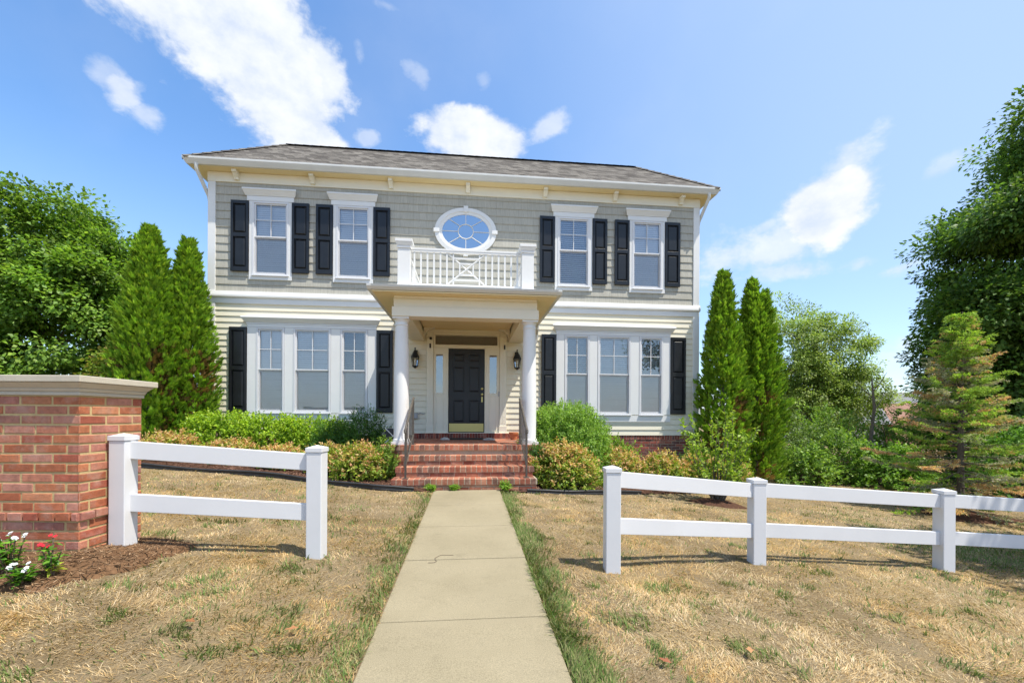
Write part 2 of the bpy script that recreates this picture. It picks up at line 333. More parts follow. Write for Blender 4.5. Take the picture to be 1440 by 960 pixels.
def mat_concrete():
    m, nt, b, o = mat_new('broom_finish_concrete')
    t = N(nt, 'ShaderNodeTexCoord')
    a = N(nt, 'ShaderNodeTexNoise', Scale=1.3, Detail=7.0, Roughness=.62); nt.links.new(t.outputs['Object'], a.inputs['Vector'])
    f = N(nt, 'ShaderNodeTexNoise', Scale=170.0, Detail=3.0, Roughness=.8); nt.links.new(t.outputs['Object'], f.inputs['Vector'])
    r = N(nt, 'ShaderNodeValToRGB'); e = r.color_ramp.elements
    e[0].position = .28; e[0].color = (.24, .205, .13, 1); e[1].position = .72; e[1].color = (.32, .275, .18, 1)
    nt.links.new(a.outputs[0], r.inputs[0])
    mr = N(nt, 'ShaderNodeMapRange'); mr.inputs['From Min'].default_value = .3; mr.inputs['From Max'].default_value = .7; mr.inputs['To Min'].default_value = .68; mr.inputs['To Max'].default_value = 1.3
    nt.links.new(f.outputs[0], mr.inputs['Value'])
    v = N(nt, 'ShaderNodeTexVoronoi', Scale=60.0); nt.links.new(t.outputs['Object'], v.inputs['Vector'])
    sp = N(nt, 'ShaderNodeMapRange'); sp.inputs['From Min'].default_value = .08; sp.inputs['From Max'].default_value = .2; sp.inputs['To Min'].default_value = .78; sp.inputs['To Max'].default_value = 1.0
    nt.links.new(v.outputs['Distance'], sp.inputs['Value'])
    m1 = N(nt, 'ShaderNodeMath', operation='MULTIPLY'); nt.links.new(mr.outputs[0], m1.inputs[0]); nt.links.new(sp.outputs[0], m1.inputs[1])
    st = N(nt, 'ShaderNodeTexNoise', Scale=4.0, Detail=8.0, Roughness=.7); nt.links.new(t.outputs['Object'], st.inputs['Vector'])
    sr = N(nt, 'ShaderNodeMapRange'); sr.inputs['From Min'].default_value = .58; sr.inputs['From Max'].default_value = .75; sr.inputs['To Min'].default_value = 1.0; sr.inputs['To Max'].default_value = .82
    nt.links.new(st.outputs[0], sr.inputs['Value'])
    m2 = N(nt, 'ShaderNodeMath', operation='MULTIPLY'); nt.links.new(m1.outputs[0], m2.inputs[0]); nt.links.new(sr.outputs[0], m2.inputs[1])
    mu = N(nt, 'ShaderNodeVectorMath', operation='MULTIPLY'); nt.links.new(r.outputs[0], mu.inputs[0]); nt.links.new(m2.outputs[0], mu.inputs[1])
    nt.links.new(mu.outputs[0], b.inputs['Base Color']); b.inputs['Roughness'].default_value = .9; b.inputs['Specular IOR Level'].default_value = .2
    bp = N(nt, 'ShaderNodeBump', Strength=.35, Distance=.004); nt.links.new(f.outputs[0], bp.inputs['Height']); nt.links.new(bp.outputs[0], b.inputs['Normal'])
    return m
M['concrete'] = mat_concrete(); bloom_on(M['concrete'], (.17, .145, .095), 2.6, .54, .80, .5); bloom_on(M['clap'], (.50, .46, .36), 1.7, .56, .85, .35)
def mat_lawn():
    m, nt, b, o = mat_new('dry_thatch_soil')
    t = N(nt, 'ShaderNodeTexCoord')
    a = N(nt, 'ShaderNodeTexNoise', Scale=.9, Detail=8.0, Roughness=.65); nt.links.new(t.outputs['Object'], a.inputs['Vector'])
    f = N(nt, 'ShaderNodeTexNoise', Scale=90.0, Detail=4.0, Roughness=.8); nt.links.new(t.outputs['Object'], f.inputs['Vector'])
    r = N(nt, 'ShaderNodeValToRGB'); e = r.color_ramp.elements
    e[0].position = .3; e[0].color = (.19, .135, .068, 1); e[1].position = .7; e[1].color = (.34, .25, .125, 1)
    e.new(.5).color = (.26, .20, .12, 1)
    nt.links.new(a.outputs[0], r.inputs[0])
    mr = N(nt, 'ShaderNodeMapRange'); mr.inputs['From Min'].default_value = .3; mr.inputs['From Max'].default_value = .7; mr.inputs['To Min'].default_value = .5; mr.inputs['To Max'].default_value = 1.35
    nt.links.new(f.outputs[0], mr.inputs['Value'])
    mu = N(nt, 'ShaderNodeVectorMath', operation='MULTIPLY'); nt.links.new(r.outputs[0], mu.inputs[0]); nt.links.new(mr.outputs[0], mu.inputs[1])
    nt.links.new(mu.outputs[0], b.inputs['Base Color']); b.inputs['Roughness'].default_value = 1.0; b.inputs['Specular IOR Level'].default_value = .05
    bp = N(nt, 'ShaderNodeBump', Strength=.8, Distance=.02); nt.links.new(f.outputs[0], bp.inputs['Height']); nt.links.new(bp.outputs[0], b.inputs['Normal'])
    return m
M['lawn'] = mat_lawn()
M['mulch'] = paint('dark_shredded_mulch', (.085, .045, .03), 1.0, .5, 30, 1.0, 70, spec=.05)
M['straw'] = paint('red_brown_pine_mulch', (.15, .085, .045), 1.0, .5, 35, 1.0, 90, spec=.05)

# ---- mesh builder
class MB:
    def __init__(s): s.v = []; s.f = []; s.m = []; s.c = []; s.cur = 0; s.col = (1, 1, 1)
    def quad(s, *p):
        i = len(s.v); s.v += [tuple(q) for q in p]; s.c += [s.col]*len(p); s.f.append(tuple(range(i, i+len(p)))); s.m.append(s.cur)
    def faces(s, pts, fs):
        i = len(s.v); s.v += [tuple(q) for q in pts]; s.c += [s.col]*len(pts)
        for f in fs: s.f.append(tuple(i+k for k in f)); s.m.append(s.cur)
    def box(s, x0, x1, y0, y1, z0, z1, mtx=None):
        if x0 > x1: x0, x1 = x1, x0
        if y0 > y1: y0, y1 = y1, y0
        if z0 > z1: z0, z1 = z1, z0
        p = [Vector(q) for q in ((x0, y0, z0), (x1, y0, z0), (x1, y1, z0), (x0, y1, z0), (x0, y0, z1), (x1, y0, z1), (x1, y1, z1), (x0, y1, z1))]
        if mtx: p = [mtx @ q for q in p]
        s.faces(p, [(0, 3, 2, 1), (4, 5, 6, 7), (0, 1, 5, 4), (1, 2, 6, 5), (2, 3, 7, 6), (3, 0, 4, 7)])
    def frustum(s, x0, x1, y0, y1, z0, z1, dx, dy):
        """box whose top is larger by dx, dy on each side"""
        p = [(x0, y0, z0), (x1, y0, z0), (x1, y1, z0), (x0, y1, z0), (x0-dx, y0-dy, z1), (x1+dx, y0-dy, z1), (x1+dx, y1+dy, z1), (x0-dx, y1+dy, z1)]
        s.faces(p, [(0, 3, 2, 1), (4, 5, 6, 7), (0, 1, 5, 4), (1, 2, 6, 5), (2, 3, 7, 6), (3, 0, 4, 7)])
    def prism_x(s, prof, x0, x1, m0=0.0, m1=0.0):
        """profile of (y,z) points swept along X; m0/m1: mitre, x shift per unit of -y"""
        n = len(prof); y0 = max(p[0] for p in prof)
        a = [(x0 - m0*(y0-y), y, z) for y, z in prof]; b = [(x1 + m1*(y0-y), y, z) for y, z in prof]
        s.faces(a+b, [(i, (i+1) % n, n+(i+1) % n, n+i) for i in range(n)] + [tuple(range(n-1, -1, -1)), tuple(range(n, 2*n))])
    def tube(s, pts, rad, seg=8, cap=True):
        pts = [Vector(p) for p in pts]; n = len(pts)
        if not hasattr(rad, '__len__'): rad = [rad]*n
        ring = []; up = None
        for k in range(n):
            d = (pts[min(k+1, n-1)]-pts[max(k-1, 0)]).normalized()
            if up is None:
                up = Vector((0, 0, 1)) if abs(d.z) < .9 else Vector((1, 0, 0))
            a = d.cross(up)
            if a.length < 1e-4: a = d.cross(Vector((0, 1, 0)))
            a.normalize(); b_ = a.cross(d); up = b_
            for j in range(seg):
                t = 2*math.pi*j/seg; ring.append(pts[k]+(a*math.cos(t)+b_*math.sin(t))*rad[k])
        fs = [(k*seg+j, k*seg+(j+1) % seg, (k+1)*seg+(j+1) % seg, (k+1)*seg+j) for k in range(n-1) for j in range(seg)]
        if cap: fs += [tuple(range(seg-1, -1, -1)), tuple(range((n-1)*seg, n*seg))]
        s.faces(ring, fs)
    def lathe(s, cx, cy, prof, seg=24, sx=1, sy=1):
        ring = [(cx+r*sx*math.cos(2*math.pi*j/seg), cy+r*sy*math.sin(2*math.pi*j/seg), z) for r, z in prof for j in range(seg)]
        n = len(prof)
        fs = [(k*seg+j, k*seg+(j+1) % seg, (k+1)*seg+(j+1) % seg, (k+1)*seg+j) for k in range(n-1) for j in range(seg)]
        fs += [tuple(range(seg-1, -1, -1)), tuple(range((n-1)*seg, n*seg))]
        s.faces(ring, fs)
    def brick(s, o, u, v, n, w, h, d, ch=.004):
        """one brick standing d proud of the mortar plane, chamfered edges; o = lower corner on the plane"""
        o, u, v, n = Vector(o), Vector(u), Vector(v), Vector(n)
        p = [o, o+u*w, o+u*w+v*h, o+v*h]
        q = [x+n*(d-ch) for x in p]
        t = [o+u*ch+v*ch+n*d, o+u*(w-ch)+v*ch+n*d, o+u*(w-ch)+v*(h-ch)+n*d, o+u*ch+v*(h-ch)+n*d]
        s.faces(p+q+t, [(i, (i+1) % 4, 4+(i+1) % 4, 4+i) for i in range(4)] + [(4+i, 4+(i+1) % 4, 8+(i+1) % 4, 8+i) for i in range(4)] + [(8, 9, 10, 11)])
    def build(s, name, mats, parent=None, smooth=False, bevel=0.0, origin=None):
        me = bpy.data.meshes.new(name)
        root = Vector((0, 0, 0))
        if parent is not None: root = world_loc(parent)
        org = Vector(origin) if origin is not None else root
        inv = None
        me.from_pydata([tuple(Vector(q)-org) for q in s.v], [], s.f)
        if not isinstance(mats, (list, tuple)): mats = [mats]
        for m in mats: me.materials.append(m)
        me.polygons.foreach_set('material_index', s.m)
        if any(c != (1, 1, 1) for c in s.c):
            a = me.color_attributes.new('Col', 'FLOAT_COLOR', 'POINT')
            a.data.foreach_set('color', np.array([tuple(c)+(1.0,) for c in s.c], np.float32).ravel())
        if smooth:
            me.polygons.foreach_set('use_smooth', [True]*len(me.polygons))
            try: me.set_sharp_from_angle(angle=R(40))
            except Exception: pass
        me.update()
        ob = bpy.data.objects.new(name, me); COL.objects.link(ob)
        if parent is not None: ob.parent = parent; ob.location = org-root
        else: ob.location = org
        if bevel:
            bv = ob.modifiers.new('bevel', 'BEVEL'); bv.width = bevel; bv.segments = 2; bv.limit_method = 'ANGLE'; bv.angle_limit = R(50); bv.harden_normals = False
        return ob
def world_loc(o):
    v = Vector(o.location)
    while o.parent is not None: o = o.parent; v = v+Vector(o.location)
    return v
def thing(name, loc, label, cat, group=None):
    o = bpy.data.objects.new(name, None); COL.objects.link(o); o.location = loc; o.empty_display_size = .2
    return tag(o, label, cat, group)
def tag(o, label=None, cat=None, group=None, kind=None):
    if label: o['label'] = label
    if cat: o['category'] = cat
    if group: o['group'] = group
    if kind: o['kind'] = kind
    return o
def np_mesh(name, V, Q, mats, C=None, parent=None, loc=(0, 0, 0), smooth=False):
    """V (n,3) in world space, Q (m,k) faces"""
    root = world_loc(parent) if parent is not None else Vector(loc)
    me = bpy.data.meshes.new(name)
    V = np.asarray(V, np.float32)-np.array(root, np.float32); Q = np.asarray(Q, np.int32); k = Q.shape[1]
    me.vertices.add(len(V)); me.vertices.foreach_set('co', V.ravel())
    me.loops.add(Q.size); me.loops.foreach_set('vertex_index', Q.ravel())
    me.polygons.add(len(Q)); me.polygons.foreach_set('loop_start', np.arange(0, Q.size, k, dtype=np.int32))
    try: me.polygons.foreach_set('loop_total', np.full(len(Q), k, np.int32))
    except Exception: pass
    if C is not None:
        a = me.color_attributes.new('Col', 'FLOAT_COLOR', 'POINT')
        a.data.foreach_set('color', np.hstack([np.asarray(C, np.float32), np.ones((len(V), 1), np.float32)]).ravel())
    if smooth: me.polygons.foreach_set('use_smooth', np.ones(len(Q), bool))
    me.update(calc_edges=True); me.validate()
    me.materials.append(mats)
    ob = bpy.data.objects.new(name, me); COL.objects.link(ob)
    if parent is not None: ob.parent = parent
    else: ob.location = root
    return ob

# ================================================================== GROUND
def grid_lines(parts): return np.unique(np.concatenate([np.arange(a, b, s) for a, b, s in parts]))
gx = grid_lines([(-300, -20, 14), (-20, -8, .6), (-8, 9, .12), (9, 22, .5), (22, 300, 14)])
gy = grid_lines([(-300, -4, 12), (-4, 1, .5), (1, 9, .12), (9, 24, .6), (24, 400, 14)])
GX, GY = np.meshgrid(gx, gy)
GZ = gz(GX, GY)
near = np.clip(1-np.hypot(GX, GY-4)/14, 0, 1)
pathmask = np.clip((np.abs(GX+.02)-.50)/.12, 0, 1)
GZ = GZ + (vnoise(GX, GY, 2.6, 3, 3)-.5)*.05*near*pathmask - .012*near - .05*(1-pathmask)*(GY < 7.4)
# raised mulch mound round the brick pier
ny, nx = GX.shape
idx = np.arange(nx*ny).reshape(ny, nx)
Q = np.stack([idx[:-1, :-1], idx[:-1, 1:], idx[1:, 1:], idx[1:, :-1]], -1).reshape(-1, 4)
lawn = np_mesh('lawn_ground', np.stack([GX, GY, GZ], -1).reshape(-1, 3), Q, M['lawn'], smooth=True); tag(lawn, kind='structure')

# walkway: separate cast slabs with open joints
mb = MB()
PX0, PX1 = -.55, .51
jy = [7.08, 5.99, 4.92, 3.85, 2.75, 1.67, .59, -.49, -1.57]
for a, b in zip(jy[1:], jy[:-1]):
    g_ = .007
    za, zb = .018*(a-2.1)+random.uniform(-.002, .002), .018*(b-2.1)+random.uniform(-.002, .002)
    p = [(PX0, a+g_, za), (PX1, a+g_, za), (PX1, b-g_, zb), (PX0, b-g_, zb)]
    q = [(x, y, z-.12) for x, y, z in p]
    mb.faces(p+q, [(0, 1, 2, 3), (4, 7, 6, 5), (0, 4, 5, 1), (1, 5, 6, 2), (2, 6, 7, 3), (3, 7, 4, 0)])
walk = mb.build('walkway', M['concrete'], bevel=.006); tag(walk, kind='structure')

def strip_mesh(name, poly_fn, xs, n, mat, lift, rough=.03, kind='structure', seed=1):
    """sheet following the ground between y0(x) and y1(x)"""
    V = []; 
    for x in xs:
        y0, y1 = poly_fn(x)
        for k in range(n+1):
            t = k/n; y = y0+(y1-y0)*t
            edge = min(1, 4*min(t, 1-t) if n > 1 else 1)
            V.append((x, y, gzs(x, y)+lift*(.35+.65*edge)))
    V = np.array(V); V[:, 2] += (vnoise(V[:, 0], V[:, 1], 7, seed, 3)-.5)*rough
    m = len(xs); ii = np.arange(m*(n+1)).reshape(m, n+1)
    Q = np.stack([ii[:-1, :-1], ii[1:, :-1], ii[1:, 1:], ii[:-1, 1:]], -1).reshape(-1, 4)
    o = np_mesh(name, V, Q, mat, smooth=True); tag(o, kind=kind); return o
EDGE_L = [(-7.2, 7.45), (-5.2, 7.38), (-4.0, 7.32), (-2.95, 7.26), (-2.05, 6.97), (-1.4, 6.78), (-.75, 6.86)]
EDGE_R = [(.60, 6.98), (.95, 6.98), (1.3, 7.10), (1.75, 7.14), (2.4, 7.30), (3.2, 7.6), (4.6, 8.1), (6.6, 8.6)]
def interp(pts, x): return float(np.interp(x, [p[0] for p in pts], [p[1] for p in pts]))
strip_mesh('mulch_bed', lambda x: (interp(EDGE_L, x), 11.0), np.arange(-7.2, -.55, .1), 30, M['mulch'], .03, .05)
strip_mesh('mulch_bed', lambda x: (interp(EDGE_R, x), 11.0), np.arange(.52, 6.7, .1), 30, M['mulch'], .03, .05, seed=4)

def blades(name, pts, length, width, cols, mat, tilt, kind='stuff', parent=None):
    """one bent blade (2 quads) per point"""
    n = len(pts); az = rng.uniform(0, 2*np.pi, n) if kind != 'stuff' or name == 'pine_mulch' else 4*np.pi*vnoise(pts[:, 0], pts[:, 1], 2.3, 17, 2)+rng.normal(size=n)*.95; tl = tilt*np.ones(n) if np.isscalar(tilt) else tilt
    d = np.stack([np.cos(az)*np.sin(tl), np.sin(az)*np.sin(tl), np.cos(tl)], -1)
    tl2 = np.minimum(tl+rng.uniform(.1, .6, n), 1.65)
    d2 = np.stack([np.cos(az)*np.sin(tl2), np.sin(az)*np.sin(tl2), np.cos(tl2)], -1)
    ra = az+np.pi/2+rng.uniform(-.7, .7, n); s = np.stack([np.cos(ra), np.sin(ra), np.zeros(n)], -1)*(width/2)[:, None]
    L = length[:, None]
    b = pts; mid = b+d*L*.55; tip = mid+d2*L*.45
    V = np.stack([b-s, b+s, mid+s*.8, mid-s*.8, tip+s*.15, tip-s*.15], 1).reshape(-1, 3)
    i = np.arange(n)*6
    Q = np.concatenate([np.stack([i, i+1, i+2, i+3], -1), np.stack([i+3, i+2, i+4, i+5], -1)])
    o = np_mesh(name, V, Q, mat, np.repeat(cols, 6, 0), parent=parent)
    if kind: tag(o, kind=kind)
    return o

def in_view(x, y, pad=.7):
    c, s = math.cos(R(5.7)), math.sin(R(5.7)); u = x*c-y*s; w = x*s+y*c
    return (np.abs(u) < w*1.2+pad) & (w > 1.6)
PIER_U = -3.19
def cam2world(u, w):
    c, s = math.cos(R(5.7)), math.sin(R(5.7)); return (u*c+w*s, w*c-u*s)
def lawn_ok(x, y):
    ok = ~((x > PX0-.005) & (x < PX1+.005) & (y < 7.1))
    el = np.interp(x, [p[0] for p in EDGE_L], [p[1] for p in EDGE_L]); er = np.interp(x, [p[0] for p in EDGE_R], [p[1] for p in EDGE_R])
    lim = np.where(x < 0, np.where(x < -7.2, 9.5, el), np.where(x > 6.6, 11.5, er))
    ok &= y < lim-.02
    # pine straw bed in front of the pier
    c, s = math.cos(R(5.7)), math.sin(R(5.7)); u = x*c-y*s; w = x*s+y*c
    bed = straw_mask(u, w)
    return ok & (bed < .5+rng.uniform(-.25, .25, len(x)))
def straw_mask(u, w):
    """1 inside the mulch around the brick pier (camera-aligned frame)"""
    d = np.maximum((u+2.72)/1.0 + np.clip((3.15-w), 0, 2)*.38, np.maximum((2.62-w)/.6+.1*(u+3.4), (w-3.75)/.3))
    n = vnoise(u, w, 5, 21, 2)-.5
    return np.clip(.5-(d+n*.22)*4, 0, 1)

def scatter(n, x0, x1, y0, y1):
    return rng.uniform(x0, x1, n), rng.uniform(y0, y1, n)
# green-ness of the lawn: strong along the walk, tufts elsewhere
def green_field(x, y):
    jag = vnoise(x, y, 9, 23, 2)
    right = np.clip(1.15-(x-PX1)/(.10+.22*vnoise(x*0, y, 1.6, 9, 2)+.05*np.clip(4-y, 0, 2))*(.55+.9*jag), 0, 1)*(x > PX1)
    left = np.clip(1-(PX0-x)/(.16+.38*vnoise(x*0, y, 1.2, 19, 2))*(.5+jag), 0, 1)*(x < PX0)*.42
    tuft = np.clip((vnoise(x, y, 1.3, 31, 3)-.52)*3, 0, 1)*.16 + np.clip((vnoise(x, y, 5.5, 37, 2)-.68)*7, 0, 1)*.55
    shade = np.clip((x-5.0)/1.5, 0, 1)*np.clip(1-np.abs(y-4.9)/1.3, 0, 1)*.45
    return np.clip(right+left+tuft*.75+shade, 0, 1)
xs, ys = [], []
for w0, w1, dens in ((1.6, 2.6, 17000), (2.6, 3.6, 12500), (3.6, 5, 8000), (5, 7.2, 4600), (7.2, 12, 2200)):
    A = (w1-w0)*2*(w1*1.2+.7); n = int(A*dens)
    w = rng.uniform(w0, w1, n); u = rng.uniform(-1, 1, n)*(w1*1.2+.7)
    k = np.abs(u) < w*1.2+.7; u, w = u[k], w[k]
    x, y = cam2world(u, w); k = lawn_ok(x, y); xs.append(x[k]); ys.append(y[k])
X, Y = np.concatenate(xs), np.concatenate(ys)
dist = np.hypot(X, Y); gf = green_field(X, Y)
isg = rng.uniform(0, 1, len(X)) < gf*.9+.015
thin = vnoise(X, Y, 2.2, 51, 3)
keep = isg | (rng.uniform(0, 1, len(X)) < .50+1.6*(thin-.32))
X, Y, dist, gf, isg = X[keep], Y[keep], dist[keep], gf[keep], isg[keep]
Zg = gz(X, Y)+(vnoise(X, Y, 2.6, 3, 3)-.5)*.05*np.clip(1-np.hypot(X, Y-4)/14, 0, 1)*np.clip((np.abs(X+.02)-.5)/.12, 0, 1)-.016
P = np.stack([X, Y, Zg], -1)
def dry_cols(n, x, y):
    pal = np.array([(.47, .33, .145), (.57, .42, .215), (.40, .26, .11), (.61, .48, .29), (.31, .205, .09), (.48, .375, .215)])
    c = pal[rng.integers(0, len(pal), n)]*rng.uniform(.8, 1.15, (n, 1))
    t = vnoise(x, y, 1.0, 61, 3)[:, None]
    g2 = vnoise(x, y, 1.6, 71, 3)[:, None]; g2 = np.clip((g2-.35)*3, 0, 1); fn_ = vnoise(x, y, 11, 91, 2)[:, None]; return 1.22*c*(.68+.54*t)*(.78+.44*fn_)*(np.array([1.0, .93, .80])*(1-g2)+np.array([.98, 1.02, 1.15])*g2)
def green_cols(n):
    pal = np.array([(.11, .18, .04), (.15, .21, .055), (.18, .22, .07), (.24, .24, .10), (.13, .20, .06), (.28, .25, .12)])
    return pal[rng.integers(0, len(pal), n)]*rng.uniform(.75, 1.25, (n, 1))
k = ~isg
n = k.sum()
blades('dry_grass', P[k], rng.uniform(.02, .058, n)*(.9+.03*dist[k])*(.55+.95*vnoise(X[k], Y[k], 3.1, 81, 3)), rng.uniform(.0013, .0028, n)*(1+.18*dist[k]), dry_cols(n, X[k], Y[k]), M['blade'], rng.uniform(.75, 1.5, n))
k = isg; n = k.sum()
blades('green_grass', P[k], rng.uniform(.035, .085, n)*(.7+.45*gf[k]), rng.uniform(.003, .0055, n)*(1+.16*dist[k]), green_cols(n), M['blade'], rng.uniform(.15, 1.1, n))

# pine straw bed: sheet + shredded strands
def straw_z(u, w):
    x, y = cam2world(u, w)
    return gz(x, y) + .02 + .07*np.clip(1-np.abs(u+3.1)/.55, 0, 1)*np.clip(1-np.abs(w-3.12)/.6, 0, 1)
uu = np.arange(-4.6, -2.3, .05); ww = np.arange(1.9, 3.9, .05)
UU, WW = np.meshgrid(uu, ww); msk = straw_mask(UU, WW)
XX, YY = cam2world(UU, WW); ZZ = straw_z(UU, WW)-.05*(msk < .5)-.10*(msk <= 0)+(vnoise(XX, YY, 14, 5, 2)-.5)*.02
ii = np.arange(UU.size).reshape(UU.shape)
Q = np.stack([ii[:-1, :-1], ii[:-1, 1:], ii[1:, 1:], ii[1:, :-1]], -1).reshape(-1, 4)
Q = Q[(msk.ravel()[Q] > 0).any(1)]
tag(np_mesh('pine_mulch_bed', np.stack([XX, YY, ZZ], -1).reshape(-1, 3), Q, M['straw'], smooth=True), kind='structure')
u = rng.uniform(-4.6, -2.2, 26000); w = rng.uniform(1.9, 3.9, 26000)
k = straw_mask(u, w) > rng.uniform(.2, .8, len(u)); u, w = u[k], w[k]; x, y = cam2world(u, w)
n = len(u); pal = np.array([(.20, .11, .055), (.13, .07, .035), (.28, .17, .09), (.085, .05, .03), (.33, .22, .13)])
blades('pine_mulch', np.stack([x, y, straw_z(u, w)], -1), rng.uniform(.02, .07, n), rng.uniform(.003, .008, n), pal[rng.integers(0, 5, n)]*rng.uniform(.7, 1.2, (n, 1)), M['chip'], rng.uniform(1.15, 1.6, n))
# shredded mulch in the house beds (near the front edge)
xa, ya = scatter(16000, -5.6, 4.5, 6.7, 8.6)
k = ((xa < -.6) & (ya > np.interp(xa, [p[0] for p in EDGE_L], [p[1] for p in EDGE_L])+.05)) | ((xa > .56) & (ya > np.interp(xa, [p[0] for p in EDGE_R], [p[1] for p in EDGE_R])+.05))
xa, ya = xa[k], ya[k]; n = len(xa)
pal = np.array([(.13, .06, .04), (.08, .045, .03), (.19, .10, .07), (.23, .14, .10)])
blades('shredded_mulch', np.stack([xa, ya, gz(xa, ya)+.03], -1), rng.uniform(.03, .08, n), rng.uniform(.006, .014, n), pal[rng.integers(0, 4, n)]*rng.uniform(.7, 1.2, (n, 1)), M['chip'], rng.uniform(1.1, 1.6, n))

# ================================================================== HOUSE
W0 = 10.75; HX = -.055; D0 = 18.6         # facade plane, centre line, rear wall
XL, XR = HX-5.99, HX+5.99
house = thing('house', (HX, W0, 0), 'two-storey greige and cream house with black shutters and white portico', 'house')
Z_SILL, Z_BAND0, Z_BAND1, Z_FR0, Z_SOF = .82, 3.89, 4.17, 6.71, 6.94

WIN_UP = [(-5.14, -4.18), (-3.24, -2.31), (2.13, 3.09), (4.06, 5.00)]
TRI = [((-5.17, -2.22), [(-4.97, -4.33), (-4.137, -3.275), (-3.06, -2.42)]), ((2.18, 5.165), [(2.39, 3.04), (3.24, 4.115), (4.33, 4.97)])]
open_up = [(a+.07, b-.07, 4.56, 6.30) for a, b in WIN_UP]
open_lo = [(a, b, 1.34, 3.35) for _, ws in TRI for a, b in ws] + [(-1.0, .90, .80, 3.29)]

def lap_wall(mb, x0, x1, z0, z1, h, openings, y, lip):
    z = z0
    while z < z1-1e-6:
        zt = min(z+h, z1)
        brk = sorted({z, zt} | {e for o in openings for e in (o[2], o[3]) if z < e < zt})
        for a, b in zip(brk[:-1], brk[1:]):
            mid = (a+b)/2
            iv = [(x0, x1)]
            for o in openings:
                if o[2] < mid < o[3]:
                    iv = [t for (p, q) in iv for t in ((p, min(q, o[0])), (max(p, o[1]), q)) if t[1]-t[0] > 1e-4]
            ya = y-lip*(1-(a-z)/h); yb = y-lip*(1-(b-z)/h)
            for p, q in iv:
                mb.quad((p, ya, a), (q, ya, a), (q, yb, b), (p, yb, b))
                if a == z: mb.quad((p, y, a), (q, y, a), (q, ya, a), (p, ya, a))
        z = zt
mb = MB(); lap_wall(mb, XL+.1, XR-.1, Z_SILL, Z_BAND0+.02, .139, open_lo, W0, .020)
# sides and rear of the ground floor (flat lapped boards)
for xs_, sg in ((XL, -1), (XR, 1)):
    z = Z_SILL
    while z < Z_BAND0:
        zt = min(z+.139, Z_BAND0); mb.quad((xs_+sg*.018, W0+.1, z), (xs_+sg*.018, D0, z), (xs_, D0, zt), (xs_, W0+.1, zt)); mb.quad((xs_+sg*.018, W0+.1, z), (xs_+sg*.018, D0, z), (xs_, D0, z), (xs_, W0+.1, z)); z = zt
mb.quad((XL, D0, Z_SILL), (XR, D0, Z_SILL), (XR, D0, Z_BAND0), (XL, D0, Z_BAND0))
clap = mb.build('clapboard_wall', M['clap'], house); clap['label'] = 'cream horizontal clapboard wall of the ground floor'
mb = MB(); lap_wall(mb, XL+.1, XR-.1, Z_BAND1-.02, Z_FR0+.02, .19, open_up, W0, .016)
for xs_, sg in ((XL, -1), (XR, 1)):
    z = Z_BAND1
    while z < Z_SOF:
        zt = min(z+.19, Z_SOF); mb.quad((xs_+sg*.016, W0+.1, z), (xs_+sg*.016, D0, z), (xs_, D0, zt), (xs_, W0+.1, zt)); mb.quad((xs_+sg*.016, W0+.1, z), (xs_+sg*.016, D0, z), (xs_, D0, z), (xs_, W0+.1, z)); z = zt
mb.quad((XL, D0, Z_BAND0), (XR, D0, Z_BAND0), (XR, D0, Z_SOF), (XL, D0, Z_SOF))
shk = mb.build('shingle_wall', M['shake'], house); shk['label'] = 'greige shingle wall of the upper floor'

BRICKS_DARK = [(.30, .085, .055), (.24, .065, .045), (.34, .11, .07), (.20, .055, .04), (.15, .06, .05)]
BRICKS_STEP = [(.38, .145, .085), (.33, .115, .068), (.43, .19, .115), (.27, .095, .06), (.38, .165, .10), (.20, .105, .075), (.40, .135, .075)]
BRICKS_PIER = [(.45, .165, .08), (.41, .14, .07), (.47, .195, .10), (.37, .12, .06), (.44, .18, .115), (.46, .21, .15), (.38, .155, .115), (.36, .105, .065)]
def bcol(pal):
    c = random.choice(pal); k = random.uniform(.85, 1.12); return (c[0]*k, c[1]*k, c[2]*k)
def brick_face(mb, o, u, v, n, Wd, Hd, pal, bl=.205, bh=.0677, gap=.010, d=.006, mi=1, bond=.5, phase=0.0, ch=.003):
    o, u, v, n = Vector(o), Vector(u), Vector(v), Vector(n)
    k = 0; z = 0.0; old = mb.cur; mb.cur = mi
    while z < Hd-.02:
        h = min(bh-gap, Hd-z-gap*.3)
        x = -bl*((k*bond+phase) % 1.0)
        while x < Wd-.005:
            a = max(x+gap/2, 0); b = min(x+bl-gap/2, Wd)
            if b-a > .02:
                mb.col = bcol(pal); ja = random.uniform(-.0018, .0018); mb.brick(o+u*(a+ja)+v*(z+gap/2+random.uniform(-.0014, .0014)), (u+v*random.uniform(-.010, .010)).normalized(), v, n, b-a-abs(ja), h+random.uniform(-.002, .0008), d+random.uniform(-.002, .002), ch)
            x += bl
        z += bh; k += 1
    mb.col = (1, 1, 1); mb.cur = old
# brick foundation, front face clad in bricks with a rowlock course on top
mb = MB(); mb.box(XL-.01, XR+.01, W0+.012, D0, -1.1, Z_SILL-.005)
for xa_, xb_ in ((XL-.01, HX-1.50), (HX+1.50, XR+.01)):
    Ln = xb_-xa_
    brick_face(mb, (xa_, W0+.012, -.42), (1, 0, 0), (0, 0, 1), (0, -1, 0), Ln, .42+Z_SILL-.115, BRICKS_DARK)
    brick_face(mb, (xa_, W0+.002, Z_SILL-.115), (1, 0, 0), (0, 0, 1), (0, -1, 0), Ln, .112, BRICKS_DARK, bl=.0677, bh=.112)
    mb.box(xa_, xb_, W0+.002, W0+.0115, Z_SILL-.1155, Z_SILL-.0055)
fnd = mb.build('foundation', [M['mortar_grey'], M['brick']], house); fnd['label'] = 'red brick foundation with a soldier top course'

